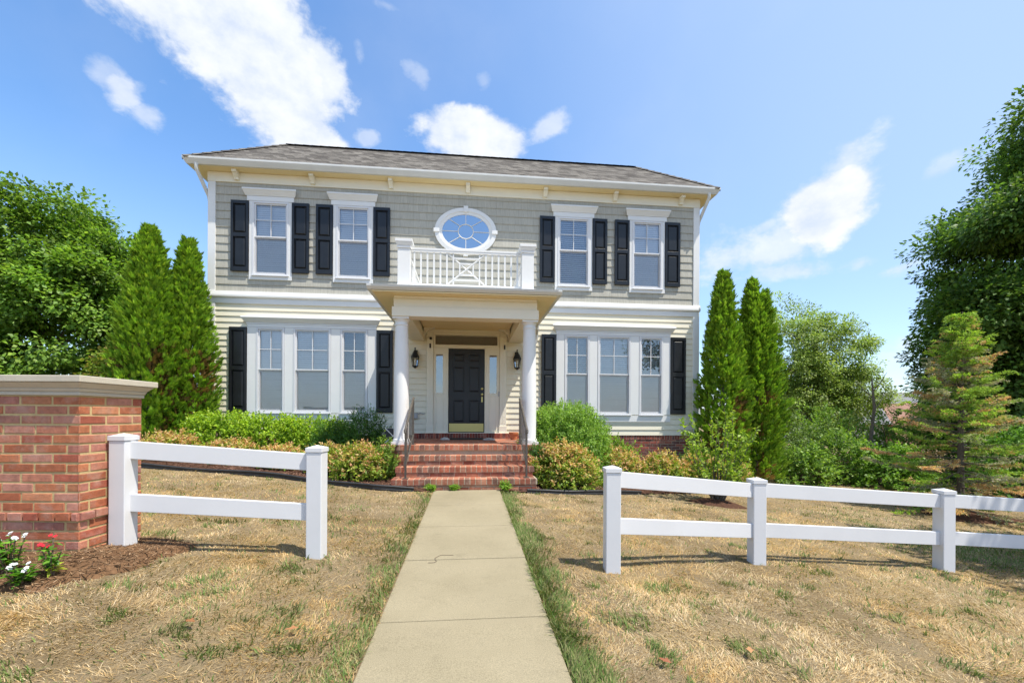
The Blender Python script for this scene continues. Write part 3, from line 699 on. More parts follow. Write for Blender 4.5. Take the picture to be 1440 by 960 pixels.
# white boards
for sx_ in (-1, 1):
    xo = HX+sx_*5.995
    for za, zb in ((Z_SILL-.01, Z_BAND0), (Z_BAND1, Z_FR0)):
        mb = MB(); mb.box(xo, xo-sx_*.165, W0-.032, W0+.14, za, zb); mb.build('corner_board', M['white'], house, bevel=.004)
mb = MB()
mb.box(XL+.012, XR-.012, W0-.030, W0+.05, Z_BAND0+.001, Z_BAND0+.125)
mb.prism_x([(W0+.05, Z_BAND0+.127), (W0-.045, Z_BAND0+.127), (W0-.075, Z_BAND0+.155), (W0-.075, Z_BAND0+.19), (W0-.055, Z_BAND1), (W0+.05, Z_BAND1+.012)], XL-.02, XR+.02)
mb.build('belt_board', M['white'], house, bevel=.003)
mb = MB(); mb.box(XL-.012, XR+.012, W0-.038, W0+.05, Z_FR0, Z_SOF-.004)
for xs_ in (XL, XR): mb.box(xs_-.03, xs_+.03, W0+.052, D0, Z_FR0, Z_SOF-.004)
mb.build('frieze_board', M['cream_trim'], house, bevel=.004)

# eaves: soffit, gutter, roof
OV = .255; GUT = .115
EX = 5.99+OV
mb = MB(); mb.box(HX-EX, HX+EX, W0-OV, D0+OV, Z_SOF, Z_SOF+.02); mb.build('soffit', M['soffit'], house)
def gutter_prof(s0): return [(s0, Z_SOF+.005), (s0-.055, Z_SOF+.002), (s0-.085, Z_SOF+.05), (s0-GUT, Z_SOF+.105), (s0-GUT, Z_SOF+.145), (s0-GUT+.012, Z_SOF+.145), (s0-.02, Z_SOF+.12), (s0, Z_SOF+.12)]
mb = MB(); mb.prism_x(gutter_prof(W0-OV), HX-EX, HX+EX, 1.0, 1.0); mb.build('gutter', M['gutter'], house)
for sx_ in (-1, 1):
    mb = MB(); pr = gutter_prof(0.0)
    a = [(HX+sx_*(EX-y), W0-OV+y, z) for y, z in pr]; b = [(HX+sx_*(EX-y), D0+OV, z) for y, z in pr]; n_ = len(pr)
    mb.faces(a+b, [(i, (i+1) % n_, n_+(i+1) % n_, n_+i) for i in range(n_)] + [tuple(range(n_)), tuple(range(n_, 2*n_))])
    mb.build('gutter', M['gutter'], house)
ZE = Z_SOF+.135; RY = 12.0; inset = RY-(W0-OV-GUT+.02); ZR = 8.425
ex, ey0, ey1 = EX+GUT-.02, W0-OV-GUT+.02, D0+OV+GUT-.02
rp = [(HX-ex, ey0, ZE), (HX+ex, ey0, ZE), (HX+ex, ey1, ZE), (HX-ex, ey1, ZE)]
rt = [(HX-ex+inset, RY, ZR), (HX+ex-inset, RY, ZR), (HX+ex-inset, ey1-inset, ZR), (HX-ex+inset, ey1-inset, ZR)]
rb = [(x, y, z-.028) for x, y, z in rp]
mb = MB(); mb.faces(rp+rt+rb, [(0, 1, 5, 4), (1, 2, 6, 5), (2, 3, 7, 6), (3, 0, 4, 7), (4, 5, 6, 7), (8, 9, 1, 0), (9, 10, 2, 1), (10, 11, 3, 2), (11, 8, 0, 3), (11, 10, 9, 8)])
roof = mb.build('roof', M['roof'], house)
mb = MB()      # ridge and hip caps
def capstrip(p, q, w=.11, t=.022, n_=26):
    p, q = Vector(p), Vector(q); d = (q-p).normalized(); L_ = (q-p).length; s_ = d.cross(Vector((0, 0, 1))).normalized(); up = s_.cross(d)
    for k in range(n_):
        a = p+d*(L_*k/n_-.01); b = p+d*(L_*(k+1)/n_); h = up*(t*1.2)
        mb.faces([a-s_*w+up*-.03, a+h*1.2, a+s_*w+up*-.03, b-s_*w+up*-.036, b+h*.8, b+s_*w+up*-.036], [(0, 1, 4, 3), (1, 2, 5, 4), (0, 2, 1), (3, 4, 5)])
capstrip(rt[0], rt[1], n_=44); capstrip(rp[0], rt[0], n_=12); capstrip(rp[1], rt[1], n_=12)
mb.build('ridge_cap', M['roof'], roof)

# eave brackets
for bx in (-5.40, -3.70, -1.89, -.045, 1.87, 3.66, 5.41):
    mb = MB(); x0 = bx-.05+HX*.0; pr = [(W0-.038, 6.745), (W0-.085, 6.75), (W0-.10, 6.79), (W0-.17, 6.86), (W0-.215, 6.875), (W0-.215, Z_SOF-.004), (W0-.038, Z_SOF-.004)]
    mb.prism_x(pr, x0, x0+.10); mb.build('eave_bracket', M['cream_trim'], house, bevel=.004)

# downspouts at both corners
for sx_ in (-1, 1):
    mb = MB(); xg = HX+sx_*(5.99+.10); xw = HX+sx_*(5.99+.052)
    pts = [(xg, W0-OV-.05, Z_SOF+.02), (xg, W0-OV-.045, Z_SOF-.10), (xw, W0+.10, Z_FR0-.30), (xw, W0+.14, Z_FR0-.42), (xw, W0+.14, 1.0), (xw, W0+.14, .2)]
    mb.tube(pts, .042, 8); mb.build('downspout', M['gutter'], house, smooth=True)

# ---- windows
GREY_TRIM = M['white']
def sash_unit(root, x0, x1, z0, z1, zm, blind_tilt, screen=True, dark_gap=False):
    """double-hung unit in the opening; every piece a sub-part of the window"""
    yf = W0-.030
    fr = MB(); t = .045
    fr.box(x0, x0+t, yf-.012, W0+.06, z0, z1); fr.box(x1-t, x1, yf-.012, W0+.06, z0, z1); fr.box(x0+t, x1-t, yf-.0118, W0+.06, z1-t, z1); fr.box(x0+t, x1-t, yf-.0118, W0+.06, z0, z0+t*.8)
    fr.box(x0-.01, x1+.01, yf-.045, yf+.0, z0-.022, z0-.002)
    fr.build('frame', M['vinyl'], root, bevel=.003)
    a, b = x0+t, x1-t; s = .030
    up = MB(); zc, zt = zm, z1-t
    up.box(a, a+s, W0-.02, W0+.02, zc, zt); up.box(b-s, b, W0-.02, W0+.02, zc, zt); up.box(a+s, b-s, W0-.0198, W0+.02, zt-s, zt); up.box(a+s, b-s, W0-.0198, W0+.02, zc, zc+s)
    cx = (a+b)/2; cz = (zc+zt)/2+.01
    up.box(cx-.009, cx+.009, W0-.014, W0-.002, zc+s, zt-s); up.box(a+s, b-s, W0-.0135, W0-.0025, cz-.009, cz+.009)
    up.build('sash', M['vinyl'], root)
    lo = MB(); zb, zc2 = z0+t*.8, zm+.012
    lo.box(a, a+s, W0+.0, W0+.045, zb, zc2); lo.box(b-s, b, W0+.0, W0+.045, zb, zc2); lo.box(a+s, b-s, W0+.0002, W0+.045, zc2-.04, zc2); lo.box(a+s, b-s, W0+.0002, W0+.045, zb, zb+.045)
    lo.build('sash', M['vinyl'], root)
    p = MB(); p.quad((a, W0+.003, zc), (b, W0+.003, zc), (b, W0+.003, zt), (a, W0+.003, zt)); p.build('pane', M['glass'], root)
    p = MB(); p.quad((a, W0+.024, zb), (b, W0+.024, zb), (b, W0+.024, zc2), (a, W0+.024, zc2)); p.build('pane', M['glass'], root)
    if screen:
        p = MB(); p.quad((a, W0-.012, zb), (b, W0-.012, zb), (b, W0-.012, zm+.002), (a, W0-.012, zm+.002)); p.build('insect_screen', M['screen'], root)
    bl = MB(); z = z0+.06; dz = .050
    while z < z1-.05:
        tl = blind_tilt if (not dark_gap or z > zm) else 1.25
        tl += random.uniform(-.04, .04)
        hw = .0265; dy, dzz = math.cos(tl)*hw, math.sin(tl)*hw; sg_ = random.uniform(-.002, .002)
        bl.quad((a-.02, W0+.064-dy, z-dzz), (b+.02, W0+.064-dy, z-dzz+sg_), (b+.02, W0+.064+dy, z+dzz+sg_), (a-.02, W0+.064+dy, z+dzz)); z += dz
    bl.build('blind', M['blind'], root)
def room_box(mb, x0, x1, z0, z1, d=.5):
    y0, y1 = W0+.062, W0+d
    mb.quad((x0, y1, z0), (x1, y1, z0), (x1, y1, z1), (x0, y1, z1)); mb.quad((x0, y0, z0), (x0, y1, z0), (x0, y1, z1), (x0, y0, z1)); mb.quad((x1, y0, z0), (x1, y1, z0), (x1, y1, z1), (x1, y0, z1))
    mb.quad((x0, y0, z0), (x1, y0, z0), (x1, y1, z0), (x0, y1, z0)); mb.quad((x0, y0, z1), (x1, y0, z1), (x1, y1, z1), (x0, y1, z1))
CROWN = lambda z0, z1, y: [(y+.03, z0), (y-.012, z0), (y-.018, z0+(z1-z0)*.12), (y-.036, z0+(z1-z0)*.30), (y-.058, z0+(z1-z0)*.55), (y-.068, z0+(z1-z0)*.68), (y-.082, z0+(z1-z0)*.74), (y-.082, z1-.012), (y-.076, z1), (y+.03, z1+.012)]
YT = W0-.034
for i, (a, b) in enumerate(WIN_UP):
    mb = MB(); zt0 = 4.46
    mb.box(a, a+.07, YT, W0+.02, zt0+.10, 6.30); mb.box(b-.07, b, YT, W0+.02, zt0+.10, 6.30); mb.box(a, b, YT-.006, W0+.02, zt0, zt0+.10)
    mb.box(a-.045, b+.045, YT-.010, W0+.02, 6.302, 6.415)
    mb.prism_x(CROWN(6.417, 6.572, YT-.008), a-.055, b+.055, .62, .62)
    mb.cur = 1; room_box(mb, a+.07, b-.07, 4.56, 6.30)
    w_ = mb.build('window', [M['white'], M['dark']], house, bevel=.003)
    sash_unit(w_, a+.07, b-.07, 4.565, 6.298, 5.46, [1.32, 1.3, .75, 1.3][i], True)
for i, ((a, b), ws) in enumerate(TRI):
    mb = MB(); z0, z1 = 1.16, 3.37
    xs_ = [a]+[e for w_ in ws for e in w_]+[b]
    for k in range(0, len(xs_), 2): mb.box(xs_[k], xs_[k+1], YT, W0+.02, 1.34, 3.35)
    mb.box(a, b, YT-.004, W0+.02, z0, 1.318); mb.box(a, b, YT-.004, W0+.02, 3.352, 3.42)
    mb.box(a-.02, b+.02, YT-.012, W0+.02, 3.421, 3.455)
    mb.prism_x(CROWN(3.457, 3.585, YT-.012), a-.02, b+.02, .8, .8)
    for w_ in ws:
        mb.cur = 0; mb.box(w_[0], w_[1], YT, W0+.02, 1.319, 1.339)
        mb.cur = 1; room_box(mb, w_[0], w_[1], 1.34, 3.35)
    wr = mb.build('window', [M['white'], M['dark']], house, bevel=.003)
    wr['label'] = 'white triple window with blinds and a crown moulding'
    for k, (p, q) in enumerate(ws): sash_unit(wr, p+.004, q-.004, 1.342, 3.347, 2.35, [[1.25, 1.05, .3], [.5, .9, .65]][i][k], True, True)

# ---- shutters
def shutter(x0, x1, z0, z1):
    mb = MB(); y1, y0 = W0-.022, W0-.062
    fw = .055; zm = z0+(z1-z0)*.515
    mb.box(x0, x0+fw, y0, y1, z0, z1); mb.box(x1-fw, x1, y0, y1, z0, z1)
    for za, zb in ((z0, z0+.10), (zm-.045, zm+.045), (z1-.075, z1)): mb.box(x0+fw, x1-fw, y0+.0005, y1, za, zb)
    for za, zb in ((z0+.10, zm-.045), (zm+.045, z1-.075)):
        a, b = x0+fw, x1-fw; g_ = .018
        mb.box(a, b, y1-.006, y1, za, zb)
        # raised panel with bevelled margin
        p = [(a+g_, y1-.010, za+g_), (b-g_, y1-.010, za+g_), (b-g_, y1-.010, zb-g_), (a+g_, y1-.010, zb-g_)]; s_ = .028
        q = [(a+g_+s_, y0+.008, za+g_+s_), (b-g_-s_, y0+.008, za+g_+s_), (b-g_-s_, y0+.008, zb-g_-s_), (a+g_+s_, y0+.008, zb-g_-s_)]
        mb.faces(p+q, [(4, 5, 6, 7), (0, 1, 5, 4), (1, 2, 6, 5), (2, 3, 7, 6), (3, 0, 4, 7)])
    mb.build('shutter', M['black'], house, bevel=.003)
for x0, x1 in ((-5.535, -5.145), (-4.175, -3.785), (-3.63, -3.245), (-2.305, -1.91), (1.745, 2.125), (3.095, 3.47), (3.67, 4.055), (5.005, 5.405)): shutter(x0, x1, 4.64, 6.29)
for x0, x1 in ((-5.562, -5.175), (-2.215, -1.83), (1.80, 2.175), (5.17, 5.57)): shutter(x0, x1, 1.36, 3.34)

# ---- oval window
OX, OZ = -.095, 5.815
def ring(mb, r_out, r_in, y_out, y_in, seg=56):
    pts = []
    for (rx, rz), y in ((r_out, W0+.005), (r_out, y_out), (r_in, y_in), (r_in, W0+.005)):
        pts += [(OX+rx*math.cos(2*math.pi*k/seg), y, OZ+rz*math.sin(2*math.pi*k/seg)) for k in range(seg)]
    mb.faces(pts, [(r*seg+k, r*seg+(k+1) % seg, (r+1)*seg+(k+1) % seg, (r+1)*seg+k) for r in range(3) for k in range(seg)])
mb = MB(); ring(mb, (.755, .578), (.655, .488), W0-.045, W0-.052); ring(mb, (.655, .488), (.575, .415), W0-.036, W0-.030)
ov = mb.build('oval_window', M['white'], house); ov['label'] = 'oval window with spoked muntins'
mb = MB(); sg = 48
mb.faces([(OX+.58*math.cos(2*math.pi*k/sg), W0-.018, OZ+.42*math.sin(2*math.pi*k/sg)) for k in range(sg)], [tuple(range(sg))]); mb.build('pane', M['glass_oval'], ov)
mb = MB(); mb.faces([(OX+.58*math.cos(2*math.pi*k/sg), W0-.0165, OZ+.42*math.sin(2*math.pi*k/sg)) for k in range(sg)], [tuple(range(sg))]); mb.build('drawn_shade', paint('blue_grey_shade', (.22, .30, .38), .8, .05, 3), ov)
mb = MB()
for k in range(8):
    t = k*math.pi/4; c_, s_ = math.cos(t), math.sin(t)
    p0 = Vector((OX+.185*c_, W0-.026, OZ+.178*s_)); p1 = Vector((OX+.575*c_, W0-.026, OZ+.415*s_)); mb.tube([p0, p1], .0085, 4)
for k in range(32):
    t0, t1 = 2*math.pi*k/32, 2*math.pi*(k+1)/32
    mb.tube([(OX+.185*math.cos(t0), W0-.026, OZ+.178*math.sin(t0)), (OX+.185*math.cos(t1), W0-.026, OZ+.178*math.sin(t1))], .011, 4, False)
mb.build('muntin', M['white'], ov)
for (kx, kz, horiz) in ((0, .54, 0), (0, -.54, 0), (.71, 0, 1), (-.71, 0, 1)):
    mb = MB(); x_, z_ = OX+kx, OZ+kz
    if horiz: mb.box(x_-.07, x_+.07, W0-.07, W0, z_-.045, z_+.045)
    else:
        s_ = 1 if kz > 0 else -1
        pts = [(x_-.04, z_-s_*.075), (x_+.04, z_-s_*.075), (x_+.058, z_+s_*.075), (x_-.058, z_+s_*.075)]
        mb.faces([(px_, W0-.07, pz_) for px_, pz_ in pts]+[(px_, W0, pz_) for px_, pz_ in pts], [(0, 1, 2, 3), (7, 6, 5, 4), (0, 4, 5, 1), (1, 5, 6, 2), (2, 6, 7, 3), (3, 7, 4, 0)])
    mb.build('keystone', M['white'], ov, bevel=.004)

# ---- entrance: surround, door, sidelights, transom
ZD = .885
mb = MB(); yS = W0-.02
mb.box(-.865, -.53, yS+.001, W0+.05, ZD-.05, 1.83); mb.box(.415, .755, yS+.001, W0+.05, ZD-.05, 1.83)      # panels under the sidelights
mb.box(-.865, .755, yS-.0, W0+.05, 3.27, 3.32); mb.box(-.865, .755, yS-.012, W0+.05, 2.965, 3.03)
for a, b in ((-.865, -.82), (.705, .755), (-.615, -.53), (.415, .487)): mb.box(a, b, yS-.004, W0+.05, 1.831, 2.964)
mb.box(-.82, -.615, yS, W0+.05, 2.815, 2.964); mb.box(.487, .705, yS, W0+.05, 2.815, 2.964)
mb.box(-.53, -.503, yS-.02, W0+.06, ZD-.05, 2.964); mb.box(.388, .415, yS-.02, W0+.06, ZD-.05, 2.964); mb.box(-.503, .388, yS-.0195, W0+.06, 2.945, 2.9645)
mb.box(-.865, -.82, yS, W0+.05, 3.031, 3.269); mb.box(.70, .755, yS, W0+.05, 3.031, 3.269)
for a, b in ((-.80, -.62), (.50, .69)):       # recessed lower panel mouldings
    for (p, q, r_, s_) in ((a, a+.018, .95, 1.78), (b-.018, b, .95, 1.78), (a, b, .932, .95), (a, b, 1.78, 1.798)): mb.box(p, q, yS-.010, yS+.002, r_, s_)
mb.box(-1.02, .93, W0-.11, W0+.02, ZD-.065, ZD-.003)
mb.box(-1.10, 1.0, W0-.03, W0+.05, 3.325, 3.40)
sur = mb.build('door_surround', M['cream_trim'], house, bevel=.003)
for a, b in ((-1.02, -.868), (.758, .925)):
    mb = MB(); mb.box(a, b, W0-.06, W0+.03, ZD-.06, 3.322); mb.box(a-.012, b+.012, W0-.075, W0+.0, ZD-.058, 1.05); mb.box(a-.012, b+.012, W0-.075, W0+.0, 3.20, 3.245)
    for k in range(3):
        x_ = a+(b-a)*(.28+.22*k); mb.box(x_-.008, x_+.008, W0-.064, W0-.05, 1.1, 3.15)
    mb.build('pilaster', M['cream_trim'], house, bevel=.004)
mb = MB(); y0, y1 = W0+.012, W0+.055; dx0, dx1, dz0, dz1 = -.50, .385, ZD+.005, 2.943
st = .115; cw = .10; cxm = (dx0+dx1)/2
rows = [(dz0+.24, dz0+.80), (dz0+.98, dz0+1.62), (dz0+1.73, dz0+1.93)]
mb.box(dx0, dx0+st, y0, y1, dz0, dz1); mb.box(dx1-st, dx1, y0, y1, dz0, dz1); mb.box(cxm-cw/2, cxm+cw/2, y0+.0003, y1, dz0+.24, dz1-.12)
mb.box(dx0+st, dx1-st, y0+.0002, y1, dz0, dz0+.24); mb.box(dx0+st, dx1-st, y0+.0002, y1, rows[2][1], dz1)
for za, zb in ((rows[0][1], rows[1][0]), (rows[1][1], rows[2][0])):
    mb.box(dx0+st, cxm-cw/2, y0+.0002, y1, za, zb); mb.box(cxm+cw/2, dx1-st, y0+.0002, y1, za, zb)
for za, zb in rows:
    for a, b in ((dx0+st, cxm-cw/2), (cxm+cw/2, dx1-st)):
        mb.box(a, b, y0+.022, y1, za, zb); g_ = .02; s_ = .03
        p = [(a+g_, y0+.020, za+g_), (b-g_, y0+.020, za+g_), (b-g_, y0+.020, zb-g_), (a+g_, y0+.020, zb-g_)]
        q = [(a+g_+s_, y0+.006, za+g_+s_), (b-g_-s_, y0+.006, za+g_+s_), (b-g_-s_, y0+.006, zb-g_-s_), (a+g_+s_, y0+.006, zb-g_-s_)]
        mb.faces(p+q, [(4, 5, 6, 7), (0, 1, 5, 4), (1, 2, 6, 5), (2, 3, 7, 6), (3, 0, 4, 7)])
door = mb.build('door', M['doorblack'], house, bevel=.002); door['label'] = 'black six-panel front door'
mb = MB(); mb.box(dx0+.02, dx1-.02, y0-.004, y0+.0005, dz0+.012, dz0+.215); mb.build('kick_plate', M['brass'], door)
def lathe_y(mb, cx, cz, y, prof, seg=16):
    """prof: (radius, offset toward the street)"""
    pts = [(cx+r*math.cos(2*math.pi*k/seg), y-o_, cz+r*math.sin(2*math.pi*k/seg)) for r, o_ in prof for k in range(seg)]
    n_ = len(prof)
    mb.faces(pts, [(r*seg+k, r*seg+(k+1) % seg, (r+1)*seg+(k+1) % seg, (r+1)*seg+k) for r in range(n_-1) for k in range(seg)]+[tuple(range((n_-1)*seg, n_*seg))])
mb = MB(); lathe_y(mb, dx1-.06, ZD+.94, y0, [(.03, 0), (.03, .008), (.011, .012), (.011, .04), (.027, .048), (.03, .062), (.02, .075), (.002, .078)]); mb.box(dx1-.078, dx1-.042, y0-.006, y0, ZD+.75, ZD+.88); mb.build('handle', M['brass'], door, smooth=True)
mb = MB(); lathe_y(mb, dx1-.06, ZD+1.08, y0, [(.03, 0), (.03, .01), (.022, .016), (.002, .018)]); mb.build('deadbolt', M['brass'], door, smooth=True)
for a, b in ((-.82, -.615), (.487, .705)):
    mb = MB(); t = .020
    for (p, q, r_, s_) in ((a, a+t, 1.832, 2.814), (b-t, b, 1.832, 2.814), (a+t, b-t, 1.832, 1.832+t), (a+t, b-t, 2.814-t, 2.814)): mb.box(p, q, yS+.0, yS+.03, r_, s_)
    s_ = mb.build('sidelight', M['cream_trim'], house)
    mb = MB(); mb.quad((a, yS+.02, 1.832), (b, yS+.02, 1.832), (b, yS+.02, 2.814), (a, yS+.02, 2.814)); mb.build('pane', M['glass_dark'], s_)
    mb = MB(); mb.quad((a, yS+.06, 1.832), (b, yS+.06, 1.832), (b, yS+.06, 2.814), (a, yS+.06, 2.814)); mb.build('curtain', paint('dim_curtain', (.10, .13, .17), .9, .3, 9), s_)
mb = MB(); mb.box(-.82, .70, W0+.02, W0+.05, 3.031, 3.045); mb.box(-.82, .70, W0+.02, W0+.05, 3.255, 3.269)
tr_ = mb.build('transom', M['cream_trim'], house)
mb = MB(); mb.quad((-.82, W0+.015, 3.031), (.70, W0+.015, 3.031), (.70, W0+.015, 3.269), (-.82, W0+.015, 3.269)); mb.build('pane', M['glass'], tr_)
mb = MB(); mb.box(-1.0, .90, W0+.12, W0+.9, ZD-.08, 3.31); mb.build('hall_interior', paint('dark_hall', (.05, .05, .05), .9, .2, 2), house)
# camera and bell on the pilasters, outlet box on the siding
mb = MB(); lathe_y(mb, -.925, 3.17, W0-.06, [(.035, 0), (.035, .02), (.025, .05), (.002, .06)]); mb.build('door_camera', M['lantern'], house, smooth=True)
for xx, zz in ((-.94, 2.99), (.875, 2.99)):
    mb = MB(); mb.box(xx-.018, xx+.018, W0-.085, W0-.06, zz-.055, zz+.055); mb.build('door_sensor', M['lantern'], house, bevel=.008)
mb = MB(); mb.box(.73, .755, W0-.05, W0-.02, 1.78, 1.9); mb.build('doorbell', M['greybox'], house, bevel=.003)
mb = MB(); mb.box(-1.37, -1.23, W0-.09, W0-.01, 1.22, 1.36); mb.tube([(-1.23, W0-.05, 1.32), (-1.17, W0-.05, 1.36), (-1.10, W0-.05, 1.335), (-1.06, W0-.05, 1.345)], .012, 6); mb.build('outlet_box', M['greybox'], house, bevel=.01)

# ---- portico (root mesh = roof slab)
PY0 = 7.77; PXC = -.05
mb = MB()
prf = [(W0-.02, 3.50), (PY0+.12, 3.50), (PY0+.04, 3.505), (PY0, 3.55), (PY0-.01, 3.585), (PY0+.06, 3.60), (W0-.02, 3.66)]
mb.prism_x(prf, PXC-1.66, PXC+1.66)
portico = mb.build('portico_roof', [M['gutter']], house)
for sx_ in (-1, 1):   # side fascia strips
    mb = MB(); mb.prism_x([(W0-.03, 3.50), (PY0+.03, 3.505), (PY0-.008, 3.555), (PY0-.01, 3.588), (W0-.03, 3.60)], PXC+sx_*1.66, PXC+sx_*1.735); mb.build('gutter', M['gutter'], portico)
mb = MB(); mb.box(PXC-1.655, PXC+1.655, PY0+.06, W0-.03, 3.478, 3.498); mb.build('soffit', M['soffit'], portico)
mb = MB()             # entablature: front beam, two side beams, in two fasciae
for z0, z1, o_ in ((3.115, 3.29, 0.0), (3.292, 3.476, .028)):
    mb.box(PXC-1.36+o_, PXC+1.36-o_, 8.11+o_, 8.11+.33-o_, z0, z1)
    for sx_ in (-1, 1):
        xo = PXC+sx_*(1.36-o_); mb.box(xo, xo-sx_*(.33-2*o_), 8.442, W0-.03, z0, z1)
mb.box(PXC-1.31, PXC+1.31, 8.06, 8.137, 3.44, 3.4765)
mb.build('entablature', M['cream_trim'], portico, bevel=.004)
mb = MB(); mb.box(PXC-1.03, PXC+1.03, 8.441, W0-.035, 3.40, 3.42); mb.build('porch_ceiling', M['soffit'], portico)
for sx_ in (-1, 1):   # curved corner bracket inside the porch
    mb = MB(); xo = PXC+sx_*1.03
    arc = [(xo-sx_*.0, W0-.04, 3.40)]+[(xo-sx_*(.28-.28*math.sin(t)), W0-.04, 3.395-.27+.27*math.cos(t)) for t in np.linspace(0, math.pi/2, 8)]
    arc = [(xo, 3.398), (xo-sx_*.26, 3.398)]+[(xo-sx_*.26*(1-math.sin(t)), 3.12+.272*math.cos(t)) for t in np.linspace(.1, math.pi/2, 8)]
    k = len(arc); mb.faces([(x_, W0-.26, z_) for x_, z_ in arc]+[(x_, W0-.04, z_) for x_, z_ in arc], [tuple(range(k)), tuple(range(2*k-1, k-1, -1))]+[(i, (i+1) % k, k+(i+1) % k, k+i) for i in range(k)])
    mb.build('corner_brace', M['cream_trim'], portico)
ZP = .755
for sx_ in (-1, 1):
    mb = MB(); cx, cy = PXC+sx_*1.205, 8.285
    mb.box(cx-.165, cx+.165, cy-.165, cy+.165, ZP+.001, ZP+.05); mb.box(cx-.15, cx+.15, cy-.15, cy+.15, 3.078, 3.114)
    mb.lathe(cx, cy, [(.155, ZP+.051), (.162, ZP+.075), (.155, ZP+.098), (.140, ZP+.105), (.137, ZP+.125), (.139, ZP+.6), (.137, ZP+1.2), (.128, ZP+1.8), (.117, 2.955), (.128, 2.962), (.128, 2.985), (.117, 2.992), (.117, 3.03), (.135, 3.05), (.142, 3.077)], 40)
    mb.build('column', M['white'], portico, smooth=True)
# roof-deck balustrade
BY = 8.0
def post(cx, cy, w, h0, h1, name):
    mb = MB(); mb.box(cx-w, cx+w, cy-w, cy+w, h0, h1-.16); mb.box(cx-w-.014, cx+w+.014, cy-w-.014, cy+w+.014, h1-.158, h1-.115); mb.frustum(cx-w-.014, cx+w+.014, cy-w-.014, cy+w+.014, h1-.113, h1-.055, .022, .022); mb.box(cx-w-.04, cx+w+.04, cy-w-.04, cy+w+.04, h1-.053, h1)
    mb.box(cx-w-.012, cx+w+.012, cy-w-.012, cy+w+.012, h0, h0+.06)
    return mb.build(name, M['white'], portico, bevel=.004)
for sx_ in (-1, 1):
    post(PXC+sx_*1.13, BY+.1, .112, 3.595, 4.475, 'balcony_post')
    mb = MB(); xw = PXC+sx_*1.10; mb.box(xw-.06, xw+.06, W0-.09, W0-.0, 3.64, 4.36); mb.build('wall_post', M['white'], portico, bevel=.004)
    mb = MB(); mb.box(xw-.03, xw+.03, BY+.21, W0-.091, 4.29, 4.34); mb.box(xw-.022, xw+.022, BY+.21, W0-.091, 3.70, 3.74)
    y = BY+.33
    while y < W0-.15: mb.box(xw-.015, xw+.015, y-.015, y+.015, 3.741, 4.289); y += .125
    mb.build('side_rail', M['white'], portico)
xa_, xb_ = PXC-1.13+.112, PXC+1.13-.112
mb = MB(); mb.box(xa_, xb_, BY+.07, BY+.13, 4.325, 4.362); mb.box(xa_, xb_, BY+.075, BY+.125, 4.29, 4.324); mb.build('balcony_rail', M['white'], portico, bevel=.003)
mb = MB(); mb.box(xa_, xb_, BY+.072, BY+.128, 3.655, 3.715); mb.build('balcony_rail', M['white'], portico, bevel=.003)
pc0, pc1 = PXC-.365, PXC+.355
bxs = [pc0-.118*k for k in range(0, 6)]+[pc1+.118*k for k in range(0, 6)]
for x_ in bxs:
    if xa_+.02 < x_ < xb_-.02:
        mb = MB(); mb.box(x_-.015, x_+.015, BY+.085, BY+.115, 3.716, 4.289); mb.build('baluster', M['white'], portico)
mb = MB(); cx, cz = (pc0+pc1)/2, (3.716+4.289)/2; hw, hh = (pc1-pc0)/2-.015, (4.289-3.716)/2
for s1 in (-1, 1): mb.tube([(cx-hw, BY+.1-.004*s1, cz-s1*hh), (cx+hw, BY+.1-.004*s1, cz+s1*hh)], .0165, 4)
for k in (.36, .70):
    a, b, c_, d_ = cx-hw*k, cx+hw*k, cz-hh*k, cz+hh*k
    if k < .5: mb.box(a, b, BY+.086, BY+.114, c_-.013, c_+.013); mb.box(a, b, BY+.086, BY+.114, d_-.013, d_+.013); mb.box(a-.013, a+.013, BY+.087, BY+.113, c_, d_); mb.box(b-.013, b+.013, BY+.087, BY+.113, c_, d_)
    else:
        mb.box(a, b, BY+.086, BY+.114, c_-.013, c_+.013); mb.box(a, b, BY+.086, BY+.114, d_-.013, d_+.013)
        for q in (a, b): mb.box(q-.013, q+.013, BY+.087, BY+.113, 3.716, 4.289)
mb.build('lattice_panel', M['white'], portico)
mb = MB(); xd = PXC+1.70
mb.tube([(xd, W0-.35, 3.55), (xd, W0-.35, 3.42), (xd+.02, W0-.10, 3.34), (xd+.02, W0-.07, 3.22), (xd+.0, W0-.065, 3.13), (xd-.10, W0-.065, 3.06), (xd-.22, W0-.065, 3.0), (xd-.25, W0-.065, 2.9), (xd-.25, W0-.065, .6)], .036, 8)
mb.build('downspout', M['gutter'], portico, smooth=True)

# ---- brick porch with steps (a thing of its own: masonry against the house)
porch = thing('brick_porch', (PXC, 8.0, .05), 'red brick porch and steps leading up to the black front door', 'steps')
mb = MB(); mb.box(PXC-1.52, PXC+1.52, 8.0, W0-.005, -.3, ZP-.055)
for sx_ in (-1, 1):
    x0 = PXC-1.52 if sx_ < 0 else PXC+1.15
    brick_face(mb, (x0, 8.0, -.3), (1, 0, 0), (0, 0, 1), (0, -1, 0), .37, .3+ZP-.06, BRICKS_STEP, d=.007)
for sx_ in (-1, 1):
    brick_face(mb, (PXC+sx_*1.52, 8.0 if sx_ > 0 else W0-.01, -.3), (0, sx_, 0), (0, 0, 1), (sx_, 0, 0), W0-8.01, .3+ZP-.06, BRICKS_STEP, d=.007)
mb.build('porch_base', [M['mortar_grey'], M['brick']], porch)
mb = MB(); mb.box(PXC-1.54, PXC+1.54, 7.971, W0-.005, ZP-.09, ZP-.003)
k = 0; yy = 8.195
